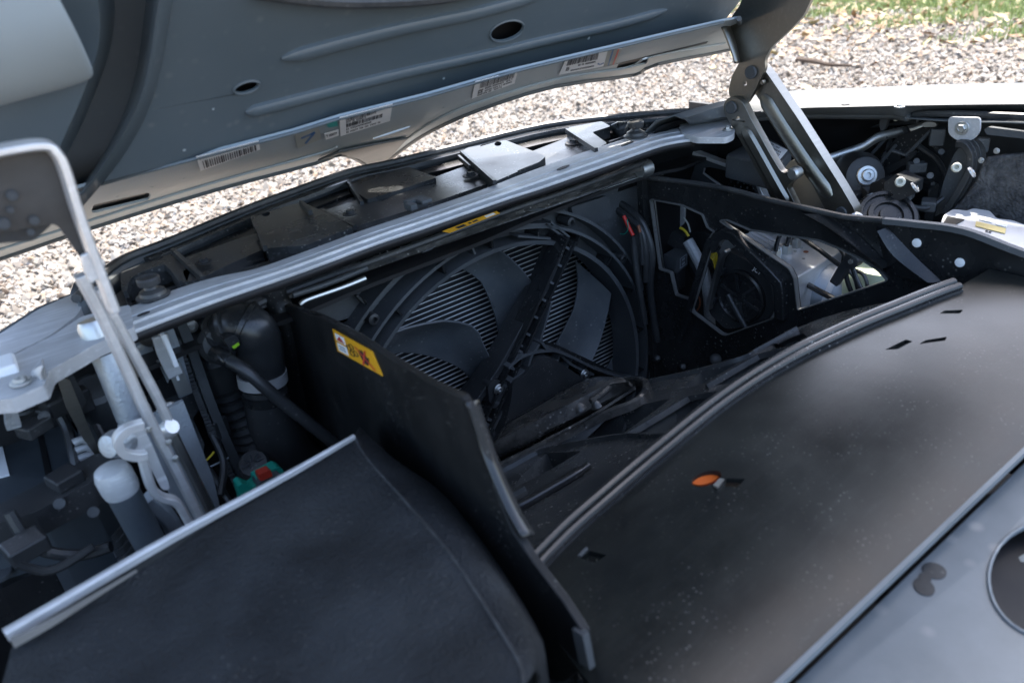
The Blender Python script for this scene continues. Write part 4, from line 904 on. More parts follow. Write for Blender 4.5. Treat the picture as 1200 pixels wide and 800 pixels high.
#### RIGHT HINGE
def arm(parent, name, pts, pl, t, mat, holes=(), bev=.0015, r=4):
    return part(name, MB().prism(WL(rnd(pts, r, 3), pl), t, [WL(h, pl) for h in holes]), mat, parent, bevel=bev)
hr = thing('bonnet_linkage', 'brown steel multi link bonnet hinge standing at the far right wing', 'bonnet hinge', (.33, -.15, .66))
D33 = PX(.28)
ub = [(853, 26), (860, 45), (864, 68), (866, 74), (857, 90), (853, 110), (860, 120), (874, 124), (884, 108), (897, 80), (896, 70), (903, 56), (925, 36), (942, 18), (955, -10), (990, -60), (880, -60), (868, 5)]
arm(hr, 'upper_bracket', ub, D33, .005, M['steel'], [ell(892.5, 97, 2, 3, 0, 10), ell(873, 98, 2.2, 2.8, 0, 10)], r=6)
part('bracket_fold', MB().loft([spline(WL([(853, 26), (862, 55), (866, 74)], PX(.279)), 4), spline(WL([(846, 30), (857, 58), (862, 74)], PX(.255)), 4)]), M['steel'], hr, solid=.003)
l1 = [(847, 124), (852, 115), (861, 113), (870, 119), (880, 140), (902, 180), (916, 203), (929, 201), (936, 207), (926, 214), (922, 220), (934, 244), (912, 244), (868, 166), (850, 136)]
L1 = arm(hr, 'link_arm', l1, PX(.272), .010, M['steel'], [ell(864.5, 139, 2, 2.8, 20, 10)], r=5)
l2 = [(874, 84), (880, 76), (891, 76), (899, 86), (935, 139), (985, 218), (1002, 247), (1000, 256), (975, 256), (966, 236), (956, 214), (950, 205), (954, 195), (926, 168), (886, 112)]
l2 = [(874, 84), (880, 76), (891, 76), (899, 86), (935, 139), (985, 218), (1002, 247), (1000, 258), (972, 254), (962, 236), (926, 168), (886, 112)]
L2 = arm(hr, 'link_arm', l2, PX(.288), .014, M['steel'], [ell(892.5, 97, 2, 2.8, 20, 10)], r=5)
def dish(parent, pts, pl, hw, depth, mat):
    """pressed bead: rim raised, floor sunk between two soft walls"""
    P = spline(WL(pts, pl), 6); n_ = len(P); sc = [min(1, .45 + .3 * min(i, n_ - 1 - i)) for i in range(n_)]
    prof = [(-hw, 0), (-hw * .8, .0012), (-hw * .55, .0024), (hw * .55, .0024), (hw * .8, .0012), (hw, 0), (hw * .6, -.0002), (-hw * .6, -.0002)]
    return part('pressed_bead', MB().sweep(P, prof, Vector((-1, 0, 0)), scales=sc), mat, parent)
dish(L1, [(871, 150), (888, 180), (908, 216), (922, 240)], PX(.2715), .0075, .002, M['steel'])
dish(L2, [(893, 112), (915, 148), (945, 193), (973, 231)], PX(.2875), .0085, .002, M['steel'])
for x, y, r, xx in ((880.5, 85, 7.6, .2795), (857.5, 126, 7.4, .2715), (986, 249, 7, .2875)): fast(CAP, 'pivot_cap', hr, x, y, PX(xx), r, Vector((-1, 0, 0)))
part('base_bracket', MB().prism(WL(rnd([(904, 215), (916, 202), (926, 188), (942, 186), (950, 204), (956, 216), (985, 262), (904, 262)], 5), PX(.305)), .006), M['zinc'], hr, bevel=.002)
part('guide_lug', MB().lathe(W(931, 203, PX(.27)), (-1, 0, 0), [(.007, -.006), (.007, .003), (.005, .005), (0, .005)], 16), M['zinc'], hr)
part('pivot_stud', MB().lathe(W(968, 199, PX(.304)), (-1, 0, 0), [(.006, -.004), (.006, .003), (0, .005)], 14), M['cream'], hr)
place('bolt', HEX, hr, W(1004, 256, PX(.288)), (-.5, -.5, .7), .007)

#### LEFT HINGE (near, out of focus)
hl_ = thing('bonnet_linkage', 'pale silver bonnet hinge with parallel rods at the near left corner', 'bonnet hinge', (-.43, -.2, .6))
PQ = PY(-.19); PR = PY(-.165)
def rod(parent, pts, pl, w, h, mat, name, n=4, flat=True):
    P = spline(WL(pts, pl), n)
    return part(name, MB().sweep(P, [(-w, -h), (w, -h), (w, h * .5), (w * .6, h), (-w * .6, h), (-w, h * .5)], Vector((0, -1, 0))), mat, parent, bevel=.0008)
part('upper_bracket', MB().prism(WL(rnd([(-60, 196), (0, 180), (56, 171), (74, 190), (104, 284), (118, 322), (108, 332), (96, 304), (66, 262), (-60, 282)], 8), PQ), .004), M['darksteel'], hl_, bevel=.0015)
rod(hl_, [(-60, 192), (0, 177), (50, 170), (66, 180), (76, 200), (90, 245), (106, 290), (122, 332), (134, 364)], PY(-.195), .0028, .006, M['alu'], 'flange_edge', 6)
part('fold', MB().prism(WL([(94, 300), (112, 292), (124, 308), (122, 322), (107, 334), (98, 318)], PY(-.198)), .003), M['alu'], hl_, bevel=.001)
for x, y, r in ((14, 229, 8), (40, 258, 7), (12, 246, 5), (4, 262, 9), (36, 272, 5)): fast(CAP, 'bolt', hl_, x, y, PY(-.192), r * .8)
part('mount_plate', MB().prism(WL(rnd([(-60, 205), (30, 196), (52, 215), (62, 262), (40, 282), (-60, 290)], 6), PY(-.186)), .004), M['plastic'], hl_)
rod(hl_, [(93, 322), (118, 368), (147, 430), (172, 485), (206, 550), (242, 622)], PY(-.17), .0033, .0045, M['alu'], 'link_rod')
rod(hl_, [(113, 338), (133, 370), (152, 405), (184, 465), (198, 494)], PY(-.155), .0030, .0045, M['alu'], 'link_rod')
rod(hl_, [(196, 496), (206, 516), (224, 552), (254, 612)], PY(-.156), .0034, .004, M['zinc'], 'link_rod')
rod(hl_, [(104, 338), (135, 392), (160, 440)], PY(-.145), .003, .004, M['steel'], 'link_rod')
rod(hl_, [(166, 532), (174, 562), (180, 575), (190, 583), (206, 588), (216, 602), (230, 628)], PY(-.185), .0028, .0040, M['alu'], 'link_rod', 5)
part('collar', MB().lathe(W(197, 503, PY(-.158)), (.35, -.6, .5), [(.005, -.008), (.0062, -.006), (.0062, .004), (.005, .006), (0, .006)], 18), M['alu'], hl_)
part('loop', MB().sweep(spline(WL([(168, 497), (150, 502), (139, 512), (139, 522), (146, 531), (162, 534), (172, 532)], PY(-.19)), 6), [(-.0027, -.0035), (.0027, -.0035), (.0027, .0035), (-.0027, .0035)], Vector((0, -1, 0))), M['alu'], hl_, bevel=.0012)
part('side_plate', MB().prism(WL(rnd([(150, 506), (168, 500), (178, 520), (198, 566), (199, 574), (190, 574), (172, 540), (154, 524)], 4), PY(-.180)), .004), M['silver'], hl_, bevel=.001)
for x, y in ((174, 503), (198, 518), (206, 537)): fast(BOLT, 'stud', hl_, x, y, PY(-.176), 4)
part('back_plate', MB().prism(WL([(160, 496), (215, 470), (250, 560), (262, 612), (215, 612), (190, 560)], PY(-.12)), .004), M['tube'], hl_)
part('lug', MB().lathe(W(135, 520, PY(-.18)), (-.7, -.5, .3), [(.008, -.01), (.009, 0), (.007, .006), (0, .007)], 16), M['tube'], hl_)
gs = thing('gas_spring', 'blasted silver gas spring tube behind the near hinge rods', 'gas spring', W(150, 488, PY(-.09)))
a, b = W(119, 406, PY(-.085)), W(152, 488, PY(-.095))
part('tube', MB().lathe(b, (a - b).normalized(), [(.0, -.004), (.0085, -.004), (.0092, 0), (.0092, (a - b).length), (.0085, (a - b).length + .002), (0, (a - b).length + .002)], 22), M['tube'], gs)
part('cap', MB().lathe(a, (a - b).normalized(), [(.0092, .0), (.0105, .001), (.0105, .016), (.0085, .02), (0, .02)], 22), M['zinc'], gs)
part('eye', MB().lathe(b, (b - a).normalized(), [(.008, 0), (.0105, .006), (.010, .018), (0, .02)], 18), M['tube'], gs)
a, b = W(136, 562, PY(-.17)), W(186, 655, PY(-.17))
dm = thing('damper', 'thick grey hinge damper with rounded bright top beside the felt lid', 'damper', b)
part('tube', MB().lathe(b, (a - b).normalized(), [(.0100, -.05), (.0100, (a - b).length)], 22), M['damper'], dm)
part('cap', MB().lathe(a, (a - b).normalized(), [(.0108, -.010), (.0115, -.006), (.0115, .004), (.010, .009), (.006, .011), (0, .0115)], 22), M['silver'], dm)
rod(dm, [(170, 584), (190, 600), (200, 612), (214, 640)], PY(-.16), .006, .006, M['tube'], 'foot')

#### RIGHT SIDE OF THE BAY
def slab(parent, name, pts, pl, t, mat, bev=.0015, r=2, holes=(), label=None, nrm=None):
    return part(name, MB().prism(WL(rnd(pts, r, 3) if r else pts, pl), t, [WL(h, pl) for h in holes], nrm=nrm), mat, parent, label, bevel=bev)
def cyl(parent, name, px, py, pl, ax, prof, mat, n=22, label=None):
    return part(name, MB().lathe(W(px, py, pl), ax, prof, n), mat, parent, label)
def pipe(parent, name, pts, pl, r, mat, n=5, label=None):
    P = [W(p[0], p[1], PX(p[2]) if len(p) > 2 else pl) for p in pts]
    return part(name, MB().tube(spline(P, n), r, 10), mat, parent, label)
DN = Vector((0, 0, -1))
wr = thing('front_wing', 'bright silver front wing edge with a bolted tab at the top right', 'wing', (.5, -.2, .3))
A_ = [(800, 139), (860, 122), (930, 112), (1000, 109), (1100, 105), (1200, 103), (1330, 102)]
B_ = [(806, 143), (866, 134), (932, 127), (1000, 125), (1100, 123), (1200, 122), (1330, 122)]
C_ = [(812, 147), (870, 138), (934, 134), (1000, 134), (1046, 134.5), (1064, 136.5), (1080, 128.5), (1200, 130.5), (1330, 133)]
ra, rb_, rc = (spline(WL(p, PZ(z)), n) for p, z, n in ((A_, .800, 12), (B_, .790, 12), (C_, .772, 9)))
ra[-1:], rb_[-1:] = ra[-1:], rb_[-1:]
def resample(P, k):
    d = [0.0]
    for a, b in zip(P[:-1], P[1:]): d.append(d[-1] + (b - a).length)
    out = []; j = 0
    for i in range(k):
        t = d[-1] * i / (k - 1)
        while j < len(d) - 2 and d[j + 1] < t: j += 1
        u = (t - d[j]) / max(1e-9, d[j + 1] - d[j]); out.append(P[j].lerp(P[j + 1], min(1, u)))
    return out
ra, rb_, rc = (resample(p, 72) for p in (ra, rb_, rc))
def outn(P, i):
    t = P[min(i + 1, len(P) - 1)] - P[max(i - 1, 0)]; v = Vector((t.y, -t.x, 0)).normalized(); return v if v.dot(P[i] - Vector((0, -.4, P[i].z))) > 0 else -v
outw = [[p + outn(ra, i) * dx + Vector((0, 0, dz)) for i, p in enumerate(ra)] for dx, dz in ((.16, -.42), (.15, -.22), (.10, -.06), (.04, -.008), (.012, .002))]
part('panel', MB().loft(outw + [ra, rb_, [a.lerp(b, .7) + Vector((0, 0, -.002)) for a, b in zip(rb_, rc)], rc, [p + Vector((.004, 0, -.006)) for p in rc]]), M['paint'], wr, solid=.002)
part('dark_inner_sheet', MB().loft([[p - outn(ra, i) * .007 + Vector((0, 0, -.004)) for i, p in enumerate(r)] for r in outw[:-1]]), M['void'], wr)  # near-black sheet added so the wing's pale inside looks dark
part('lower_flange', MB().loft([spline(WL([(1060, 139), (1085, 136), (1130, 137), (1200, 141), (1330, 150)], PZ(.764)), 5), spline(WL([(1050, 137), (1080, 140), (1130, 143), (1200, 144.5), (1330, 154)], PX(.44)), 5)]), M['paint'], wr, solid=.0015)
part('groove_seal', MB().tube(spline(WL([(1070, 135), (1085, 133), (1130, 134), (1200, 137), (1330, 143)], PX(.452)), 5), .004, 8), M['rubber'], wr)
slab(wr, 'mounting_tab', [(1111, 137), (1149, 138), (1148, 156), (1139, 165), (1121, 165), (1111, 157)], PX(.43), .003, M['castwhite'], r=5)
fast(HEX, 'bolt', wr, 1128, 150, PX(.4295), 8, Vector((-1, 0, 0)))
fast(BOLT, 'bolt', wr, 1054, 125.5, PZ(.79), 6)
for x, y in ((887, 130), (991, 122)): part('slot', MB().prism(WL(ell(x, y, 5, .9, -4, 10), PZ(.795)), .001), M['ink'], wr)

hs_ = thing('headlight_housing', 'dark ribbed back of the right headlight housing below the bright wing edge', 'headlight', (.5, -.2, .45))
slab(hs_, 'back_panel', [(870, 150), (900, 137), (1330, 137), (1330, 330), (1000, 330), (870, 260)], PX(.53), .01, M['plastic'], r=6)
for a, b in [((945, 146), (1012, 178)), ((955, 140), (1030, 170)), ((940, 160), (1000, 188)), ((985, 138), (1050, 160)), ((930, 168), (985, 196)), ((1010, 138), (1070, 155)), ((900, 158), (945, 176))]:
    part('rib', MB().tube(WL([a, b], PX(.515)), .0045, 8), M['gloss'], hs_)
slab(hs_, 'bracket_web', [(1018, 208), (1022, 192), (1052, 160), (1086, 147), (1092, 150), (1078, 166), (1066, 186), (1060, 178), (1048, 196), (1040, 214)], PX(.475), .006, M['gloss'], r=2)
for c in ([(1020, 205), (1050, 170)], [(1062, 182), (1092, 152)], [(1022, 180), (1040, 160)], [(1044, 176), (1068, 184)]): part('web_rib', MB().tube(WL(c, PX(.472)), .0022, 6), M['plastic2'], hs_)
slab(hs_, 'lower_arm', [(982, 226), (1000, 218), (1016, 213), (1032, 198), (1060, 186), (1068, 178), (1074, 180), (1062, 192), (1036, 208), (1018, 222), (1000, 230)], PX(.455), .008, M['gloss'], bev=.003)
slab(hs_, 'clip', [(1080, 146), (1084, 143), (1094, 143), (1098, 146), (1096, 149), (1082, 149)], PX(.46), .004, M['zinc'])
slab(hs_, 'latch', [(1033, 134), (1042, 133), (1040, 142), (1037, 152), (1032, 154), (1030, 146)], PX(.47), .006, M['plastic2'])
slab(hs_, 'latch', [(1046, 135), (1053, 136), (1052, 142), (1047, 142)], PX(.465), .005, M['cream'])
sb = thing('support_strap', 'flat bare metal strap reaching from the hinge up to the headlight bracket', 'strap', W(1000, 172, PX(.45)))
sp = [(958, 190), (985, 181), (1010, 172), (1028, 161), (1048, 156), (1070, 151), (1090, 145)]
P = spline([W(x, y, PX(.40 + .0009 * (x - 958))) for x, y in sp], 6)
part('strap', MB().loft([[p + Vector((0, 0, .0055)) for p in P], [p + Vector((0, -.002, -.0055)) for p in P]]), M['zinc'], sb, solid=.002)
mo = thing('actuator_motor', 'black rounded actuator motor with a bolt on its end beside the hinge link', 'motor', W(995, 205, PX(.43)))
c0, c1 = W(982, 212, PX(.47)), W(1014, 206, PX(.41)); ax = (c1 - c0).normalized(); ln = (c1 - c0).length
part('housing', MB().lathe(c0, ax, [(0, -.01), (.030, -.01), (.034, 0), (.034, ln * .5), (.030, ln * .8), (.022, ln), (.010, ln + .004), (0, ln + .004)], 28), M['plastic'], mo)
part('flange', MB().lathe(c0 + ax * ln * .25, ax, [(.0, 0), (.037, 0), (.037, .006), (0, .006)], 28), M['gloss'], mo)
place('bolt', BOLT, mo, c1 + ax * .004, ax, .012)
bx = thing('control_box', 'black ribbed plastic box with cream connectors in the right bay', 'control box', W(1085, 215, PX(.42)))
Q = [W(x, y, PZ(.672)) for x, y in ((1046, 200), (1086, 181), (1124, 199), (1090, 222))]
part('body', MB().prism(Q, .11, nrm=DN), M['plastic'], bx, bevel=.004)
for k in range(5):
    u = .14 + .18 * k; part('rib', MB().box(bilinear(Q, u, .5) + Vector((0, 0, .002)), (.006, (Q[3] - Q[0]).length * .9, .005), Matrix.Rotation(math.atan2((Q[3] - Q[0]).y, (Q[3] - Q[0]).x) - math.pi / 2, 3, 'Z')), M['plastic2'], bx, bevel=.001)
def connector(px, py, pl, r, ax, t):
    p = W(px, py, pl); ax = Vector(ax).normalized()
    c = part('connector', MB().lathe(p, ax, [(r, -.007), (r, 0), (r * .8, .001), (r * .45, .001), (r * .4, -.004), (0, -.004)], 16), M['cream'], t)
    part('clip_plate', MB().lathe(p + Vector((.008, -.012, -.006)), Vector((.3, -.7, .6)), [(0, 0), (r * 1.25, 0), (r * 1.25, .002), (r * .7, .003), (r * .6, .0015), (0, .0015)], 14), M['alu'], c)
connector(1055, 213, PX(.37), .0055, (-.8, -.4, .35), bx); connector(1121, 196, PX(.40), .005, (-.8, -.4, .35), bx)
slab(bx, 'terminal_block', [(1036, 214), (1050, 204), (1072, 214), (1070, 228), (1052, 236), (1036, 226)], PX(.375), .02, M['plastic'])
slab(bx, 'terminal_block', [(1020, 215), (1034, 209), (1046, 218), (1044, 232), (1028, 236), (1018, 228)], PX(.385), .02, M['gloss'])
ch = thing('cable_duct', 'rounded black cable duct curving down under the wing tab', 'cable duct', W(1130, 180, PX(.43)))
for k, o_ in enumerate((0, 5, 10)):
    pts = [(1122 + o_ * .2, 168 - o_ * .1), (1132 + o_, 170 - o_ * .4), (1139 + o_, 182), (1137 + o_, 200), (1126 + o_, 222), (1108 + o_, 250)]
    part('rib', MB().sweep(spline(WL(pts, PX(.425 + .006 * k)), 5), [(-.0035, -.006), (.0035, -.006), (.0035, .006), (-.0035, .006)], Vector((-1, 0, 0))), M['plastic'], ch, bevel=.001)
slab(ch, 'web', [(1117, 182), (1126, 170), (1136, 172), (1141, 184), (1138, 200), (1118, 236), (1095, 255), (1105, 215)], PX(.435), .01, M['plastic2'], r=4)
ho_ = thing('horn', 'black ringed horn disc partly hidden behind the duct top edge', 'horn', W(1040, 252, PX(.36)))
part('disc', MB().lathe(W(1041, 252, PX(.355)), (-.45, -.45, .75), [(.034, -.03), (.034, -.004), (.031, 0), (.027, 0), (.026, -.003), (.022, -.003), (.021, .001), (.016, .001), (.015, -.002), (.010, -.002), (.009, .002), (0, .002)], 36), M['gloss'], ho_)
for k, (x, y, w_, h_) in enumerate(((1003, 228, .03, .012), (1012, 236, .035, .010), (1022, 226, .025, .012), (1000, 240, .03, .01), (1030, 238, .03, .012))):
    part('mount', MB().box(W(x, y, PX(.40)), (w_, .02, h_), Matrix.Rotation(.4 * k, 3, 'Z')), M['plastic'], ho_, bevel=.002)
li = thing('wheel_liner', 'grey black felt wheel arch liner at the right end of the bay', 'wheel liner', W(1170, 220, PX(.42)))
lr = [[(1080, 290), (1100, 262), (1125, 238), (1143, 214), (1152, 194), (1160, 186)], [(1120, 290), (1130, 262), (1148, 235), (1162, 210), (1170, 190), (1176, 182)], [(1170, 290), (1176, 262), (1185, 235), (1192, 210), (1196, 190), (1198, 180)], [(1300, 300), (1290, 270), (1280, 240), (1270, 210), (1260, 190), (1250, 180)]]
part('felt', MB().loft([spline([W(x, y, PX(v)) for x, y in r], 4) for r, v in zip(lr, (.42, .43, .435, .42))]), M['liner'], li, solid=.006)
slab(li, 'trim_strip', [(1153, 152), (1158, 149), (1230, 158), (1230, 166), (1156, 158)], PX(.432), .006, M['plastic2'])
for x, y in ((1150, 188), (1168, 177)): fast(BOLT, 'bolt', li, x, y, PX(.425), 3.5, Vector((-1, 0, 0)))
cv = thing('reservoir_cover', 'pale cast cover with yellow tape behind the right duct edge', 'cover', W(1150, 270, PZ(.69)))
cq = [(1086, 266), (1100, 268), (1106, 252), (1117, 245), (1134, 247), (1140, 244), (1160, 247), (1168, 256), (1186, 258), (1200, 263), (1290, 285), (1290, 330), (1200, 297), (1130, 275)]
part('top', MB().prism(WL(rnd(cq, 3), PZ(.690)), .03, nrm=DN), M['whitep'], cv, bevel=.003)
part('notch', MB().prism(WL([(1103, 266), (1110, 253), (1130, 257), (1121, 262), (1116, 268)], PZ(.6915)), .002), M['plastic'], cv)
part('tape', MB().prism(WL([(1144, 259), (1179, 267.5), (1178, 273.5), (1143, 264.5)], PZ(.6913)), .0006), M['yellowtape'], cv)
for p_4 in ([(1148, 253), (1163, 256), (1162, 260.5), (1147, 257)], [(1168, 259), (1181, 262), (1180, 266), (1167, 263)]):
    o_ = part('embossed_mark', MB().prism(WL(rnd(p_4, 1), PZ(.6912)), .0006), M['white'], cv)
part('print', MB().prism(WL([(1155, 269.5), (1158, 270.2), (1157.6, 271.4), (1154.6, 270.6)], PZ(.6913)), .0005).prism(WL([(1159, 270.6), (1162, 271.3), (1161.6, 272.5), (1158.6, 271.7)], PZ(.6913)), .0005), M['ink'], cv)

cbz = thing('cross_brace', 'black triangular brace plate with a bright metal top edge beside the crossmember end', 'brace', W(850, 200, PX(.345)))
slab(cbz, 'plate', [(796, 176), (806, 172), (886, 203), (894, 236), (880, 240), (790, 222), (784, 200)], PX(.345), .004, M['plastic2'], holes=[rnd([(825, 197), (832, 196), (876, 205), (886, 228), (880, 232), (846, 218), (824, 203)], 1.5)])
edge = [(797, 172), (803, 174), (840, 188), (884, 203), (888, 208), (893, 222), (899, 236)]
part('bright_edge', MB().sweep(WL(edge, PX(.342)), [(-.0025, -.006), (.0025, -.006), (.0025, .006), (-.0025, .006)], Vector((-1, 0, 0))), M['alu'], cbz, bevel=.001)
part('bright_edge', MB().sweep(WL([(794, 160), (797, 173)], PX(.342)), [(-.003, -.006), (.003, -.006), (.003, .006), (-.003, .006)], Vector((-1, 0, 0))), M['alu'], cbz, bevel=.001)
part('hole_edge', MB().tube(WL([(826, 197.5), (824.5, 203), (845, 218)], PX(.3425)), .0014, 8), M['alu'], cbz)
cyl(cbz, 'stud', 879, 210, PX(.342), (-1, 0, 0), [(.006, -.005), (.006, .004), (.004, .007), (0, .007)], M['plastic2'])
slab(cbz, 'side_plate', [(774, 176), (790, 168), (796, 176), (788, 192), (792, 196), (800, 216), (778, 212)], PX(.335), .003, M['plastic2'])
part('side_plate_edge', MB().tube(WL([(781, 190), (787, 190.5), (792, 196), (800, 214)], PX(.3345)), .0012, 6), M['zinc'], cbz)
slab(cbz, 'bracket', [(752, 186), (756, 180), (764, 184), (768, 188), (768, 183), (773, 190), (776, 206), (756, 208)], PX(.285), .004, M['zinc'])
cyl(cbz, 'plug', 758, 191, PX(.28), (-.6, -.6, .4), [(.0, 0), (.006, 0), (.006, .003), (.004, .004), (0, .002)], M['white'])
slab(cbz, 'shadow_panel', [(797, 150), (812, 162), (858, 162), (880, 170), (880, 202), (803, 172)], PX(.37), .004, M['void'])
ab = thing('sound_absorber', 'dark studded sound absorber mat seen through the brace opening', 'absorber mat', W(865, 215, PX(.37)))
slab(ab, 'mat', [(835, 196), (892, 200), (900, 240), (905, 290), (850, 270), (835, 225)], PX(.40), .006, M['plastic'])
stud = mesh_of('stud', MB().lathe((0, 0, 0), (0, 0, 1), [(1, 0), (.9, .5), (.5, .9), (0, 1)], 8), M['gloss'])
for i in range(9):
    for j in range(14):
        x, y = 842 + i * 7.4 + (j % 2) * 3.7, 201 + j * 5.2 + i * .9
        if y < 290: place('stud', stud, ab, W(x, y, PX(.3995)), (-1, 0, 0), .0032)
eb = thing('control_unit', 'black control unit with a white data label between the hinge links', 'control unit', W(895, 178, PZ(.735)))
Q = [W(x, y, PZ(.735)) for x, y in ((850, 181), (894, 156), (928, 177), (913, 196))]
part('body', MB().prism(Q, .03, nrm=DN), M['plastic2'], eb, bevel=.003)
lq = [W(x, y, PZ(.7358)) for x, y in ((892, 160), (923, 176), (911, 190), (880, 174))]
lb = part('data_label', patch(lq, 0, [(0, 0, 1, 1)], .0005), M['white'], eb)
part('print', patch(lq, .0004, text(14, .25, .85, .12, .2, 31) + text(14, .1, .9, .32, .4, 32) + text(10, .1, .5, .5, .58, 33) + bars(10, .55, .92, .5, .7, 34) + text(14, .1, .9, .8, .88, 35)), M['ink'], lb)

#### BRAKE UNIT AND LINES
bu = thing('brake_unit', 'bright aluminium brake hydraulic block behind the largest duct opening', 'brake unit', W(930, 310, PX(.33)))
Q = [W(x, y, PZ(.632)) for x, y in ((868, 284), (911, 263), (988, 293), (931, 327))]
part('block', MB().prism(Q, .075, nrm=DN), M['alu'], bu, bevel=.002)
cyl_a = (Q[3] - Q[0]).normalized(); sd = (Q[2] - Q[3]).normalized()
for u, v, r in ((.30, .62, .0022), (.36, .5, .0022), (.44, .62, .0022), (.40, .72, .003), (.52, .48, .002), (.24, .80, .0018), (.62, .30, .0022), (.72, .25, .002)):
    part('port', MB().lathe(bilinear(Q, u + .2, v) + Vector((0, 0, .0004)), (0, 0, 1), [(r, 0), (r, .0006), (0, .0006)], 12), M['copper'] if r > .0028 else M['kraft'], bu)
for k in range(4):
    a = bilinear(Q, .02 + .10 * k, .02); b = bilinear(Q, .04 + .10 * k, .55)
    part('plug_rib', MB().sweep([a + Vector((0, 0, .006)), b + Vector((0, 0, .006))], [(-.004, -.006), (.004, -.006), (.003, .004), (-.003, .004)]), M['whitep'], bu, bevel=.001)
def nut(x, y, s=1.0):
    p = W(x, y, PZ(.638)); return part('pipe_nut', MB().lathe(p + Vector((0, 0, -.006)), (0, 0, 1), [(.0062 * s, 0), (.0062 * s, .009), (.005 * s, .011), (.0032 * s, .011), (.0032 * s, .016), (0, .016)], 6), M['zinc'], bu)
for x, y in ((909, 296), (922, 291), (933, 284)): nut(x, y)
mt = Vector((W(960, 335, PX(.305)))); d_ = (Q[2] - Q[3]).normalized()
part('pump_motor', MB().lathe(mt + Vector((.02, .0, -.015)), Vector((.25, -.75, -.15)), [(.0, -.03), (.032, -.03), (.034, -.02), (.034, .03), (.028, .045), (0, .05)], 28), M['tube'], bu)
part('motor_band', MB().lathe(mt + Vector((.02, .0, -.015)), Vector((.25, -.75, -.15)), [(.0345, 0), (.035, .001), (.035, .006), (.0345, .007)], 28), M['whitep'], bu)
part('side_nut', MB().lathe(W(937, 328, PX(.285)), (W(950, 334, PX(.28)) - W(937, 328, PX(.285))), [(.006, -.006), (.007, -.004), (.007, .008), (.0055, .010), (0, .010)], 6), M['zinc'], bu)
def line(label, pts, r=.0026):
    P = [W(x, y, PX(v)) for x, y, v in pts]; t = thing('brake_line', label, 'brake line', P[0], 'brake lines at the hydraulic block')
    part('line', MB().tube(spline(P, 6), r, 10), M['gloss'], t)
z0 = W(909, 296, PZ(.640)).x; z1 = W(922, 291, PZ(.640)).x
line('black brake line rising from the leftmost brass nut and bending away', [(909, 294, z0), (911, 284, z0), (914, 276, z0), (920, 271, z0 + .01), (940, 266, z0 + .05)])
line('black brake line rising straight from the middle brass nut of the block', [(922, 288, z1), (924, 280, z1), (926, 272, z1), (932, 264, z1)])
line('long black brake line running slanted across the bright block to the clip', [(925, 268, .30), (934, 275, .29), (960, 293, .27), (984, 311, .262), (1000, 322, .262), (1006, 340, .262)])
line('black brake line leaving the side nut of the block low down', [(942, 331, .285), (958, 340, .275), (980, 352, .268), (995, 362, .266)], .0034)
line('black brake line bundled innermost under the black clip', [(978, 284, .27), (990, 300, .262), (992, 325, .258), (1000, 348, .258)])
line('black brake line bundled outermost right under the black clip', [(990, 288, .275), (996, 303, .258), (1003, 325, .256), (1012, 345, .256)])
line('black brake line curving out wide below the black clip', [(1000, 316, .268), (1012, 322, .268), (1016, 336, .266), (1008, 348, .266)], .002)
kc = thing('pipe_clip', 'black plastic clip with a bolt holding the bundled brake lines', 'pipe clip', W(990, 315, PX(.255)))
part('bar', MB().sweep(WL([(978, 332), (988, 315), (998, 302)], PX(.250)), [(-.005, -.004), (.005, -.004), (.005, .004), (-.005, .004)], Vector((-1, 0, 0))), M['plastic'], kc, bevel=.0015)
cyl(kc, 'boss', 999, 305, PX(.250), (-1, 0, 0), [(.008, -.008), (.008, .004), (.006, .005), (0, .005)], M['plastic'])
place('bolt', HEX, kc, W(998, 306, PX(.246)), (-1, 0, 0), .0045)
fb = thing('fluid_bottle', 'pale green translucent fluid bottle showing behind the last corner of the duct opening', 'bottle', W(1030, 325, PX(.30)))
mg = surf('pale_green_bottle', (.55, .62, .42), .4, var=.08); part('body', MB().lathe(W(1030, 330, PX(.33)) + Vector((0, 0, -.05)), (0, 0, 1), [(0, 0), (.035, 0), (.038, .01), (.038, .055), (.03, .07), (0, .072)], 24), mg, fb)

#### ITEMS BEHIND THE FIRST OPENINGS
bl_ = thing('blower_box', 'black fan drum housing with a moulded mark behind the square duct opening', 'blower', W(868, 335, PX(.275)))
bo = [(845, 297), (852, 294), (872, 303), (888, 315), (900, 326), (905, 340), (907, 366), (894, 380), (850, 386), (832, 368), (830, 360), (836, 330)]
slab(bl_, 'body', bo, PX(.262), .07, M['plastic'], bev=.006, r=6)
c = W(869, 347, PX(.261)); N1 = Vector((-1, 0, 0))
part('drum', MB().lathe(c, N1, [(.034, -.002), (.034, .004), (.0315, .0055), (.030, .003), (.022, .002), (.021, .004), (.010, .004), (.009, .002), (0, .002)], 36), M['gloss'], bl_)
for k in range(6):
    a = k * math.pi / 3 + .3; part('spoke', MB().box(c + Vector((-.004, .018 * math.cos(a), .018 * math.sin(a))), (.003, .022, .003), Matrix.Rotation(a, 3, 'X')), M['plastic'], bl_)
pipe(bl_, 'bypass_hose', [(853, 345), (862, 362), (872, 380), (878, 392)], PX(.256), .0035, M['hose'])
part('edge_strip', MB().sweep(WL([(853, 293), (846, 302), (838, 330), (831, 362)], PX(.252)), [(-.0022, -.005), (.0022, -.005), (.0022, .005), (-.0022, .005)], Vector((-1, 0, 0))), M['zinc'], bl_, bevel=.0008)
for x, y in ((845, 318), (835, 352)): slab(bl_, 'hinge_lug', [(x - 3, y - 4), (x + 3, y - 3), (x + 2, y + 5), (x - 4, y + 4)], PX(.254), .006, M['plastic'])
fcv = bpy.data.curves.new('moulded_mark', 'FONT'); fcv.body = 'JCT'; fcv.size = 1; fcv.extrude = .02
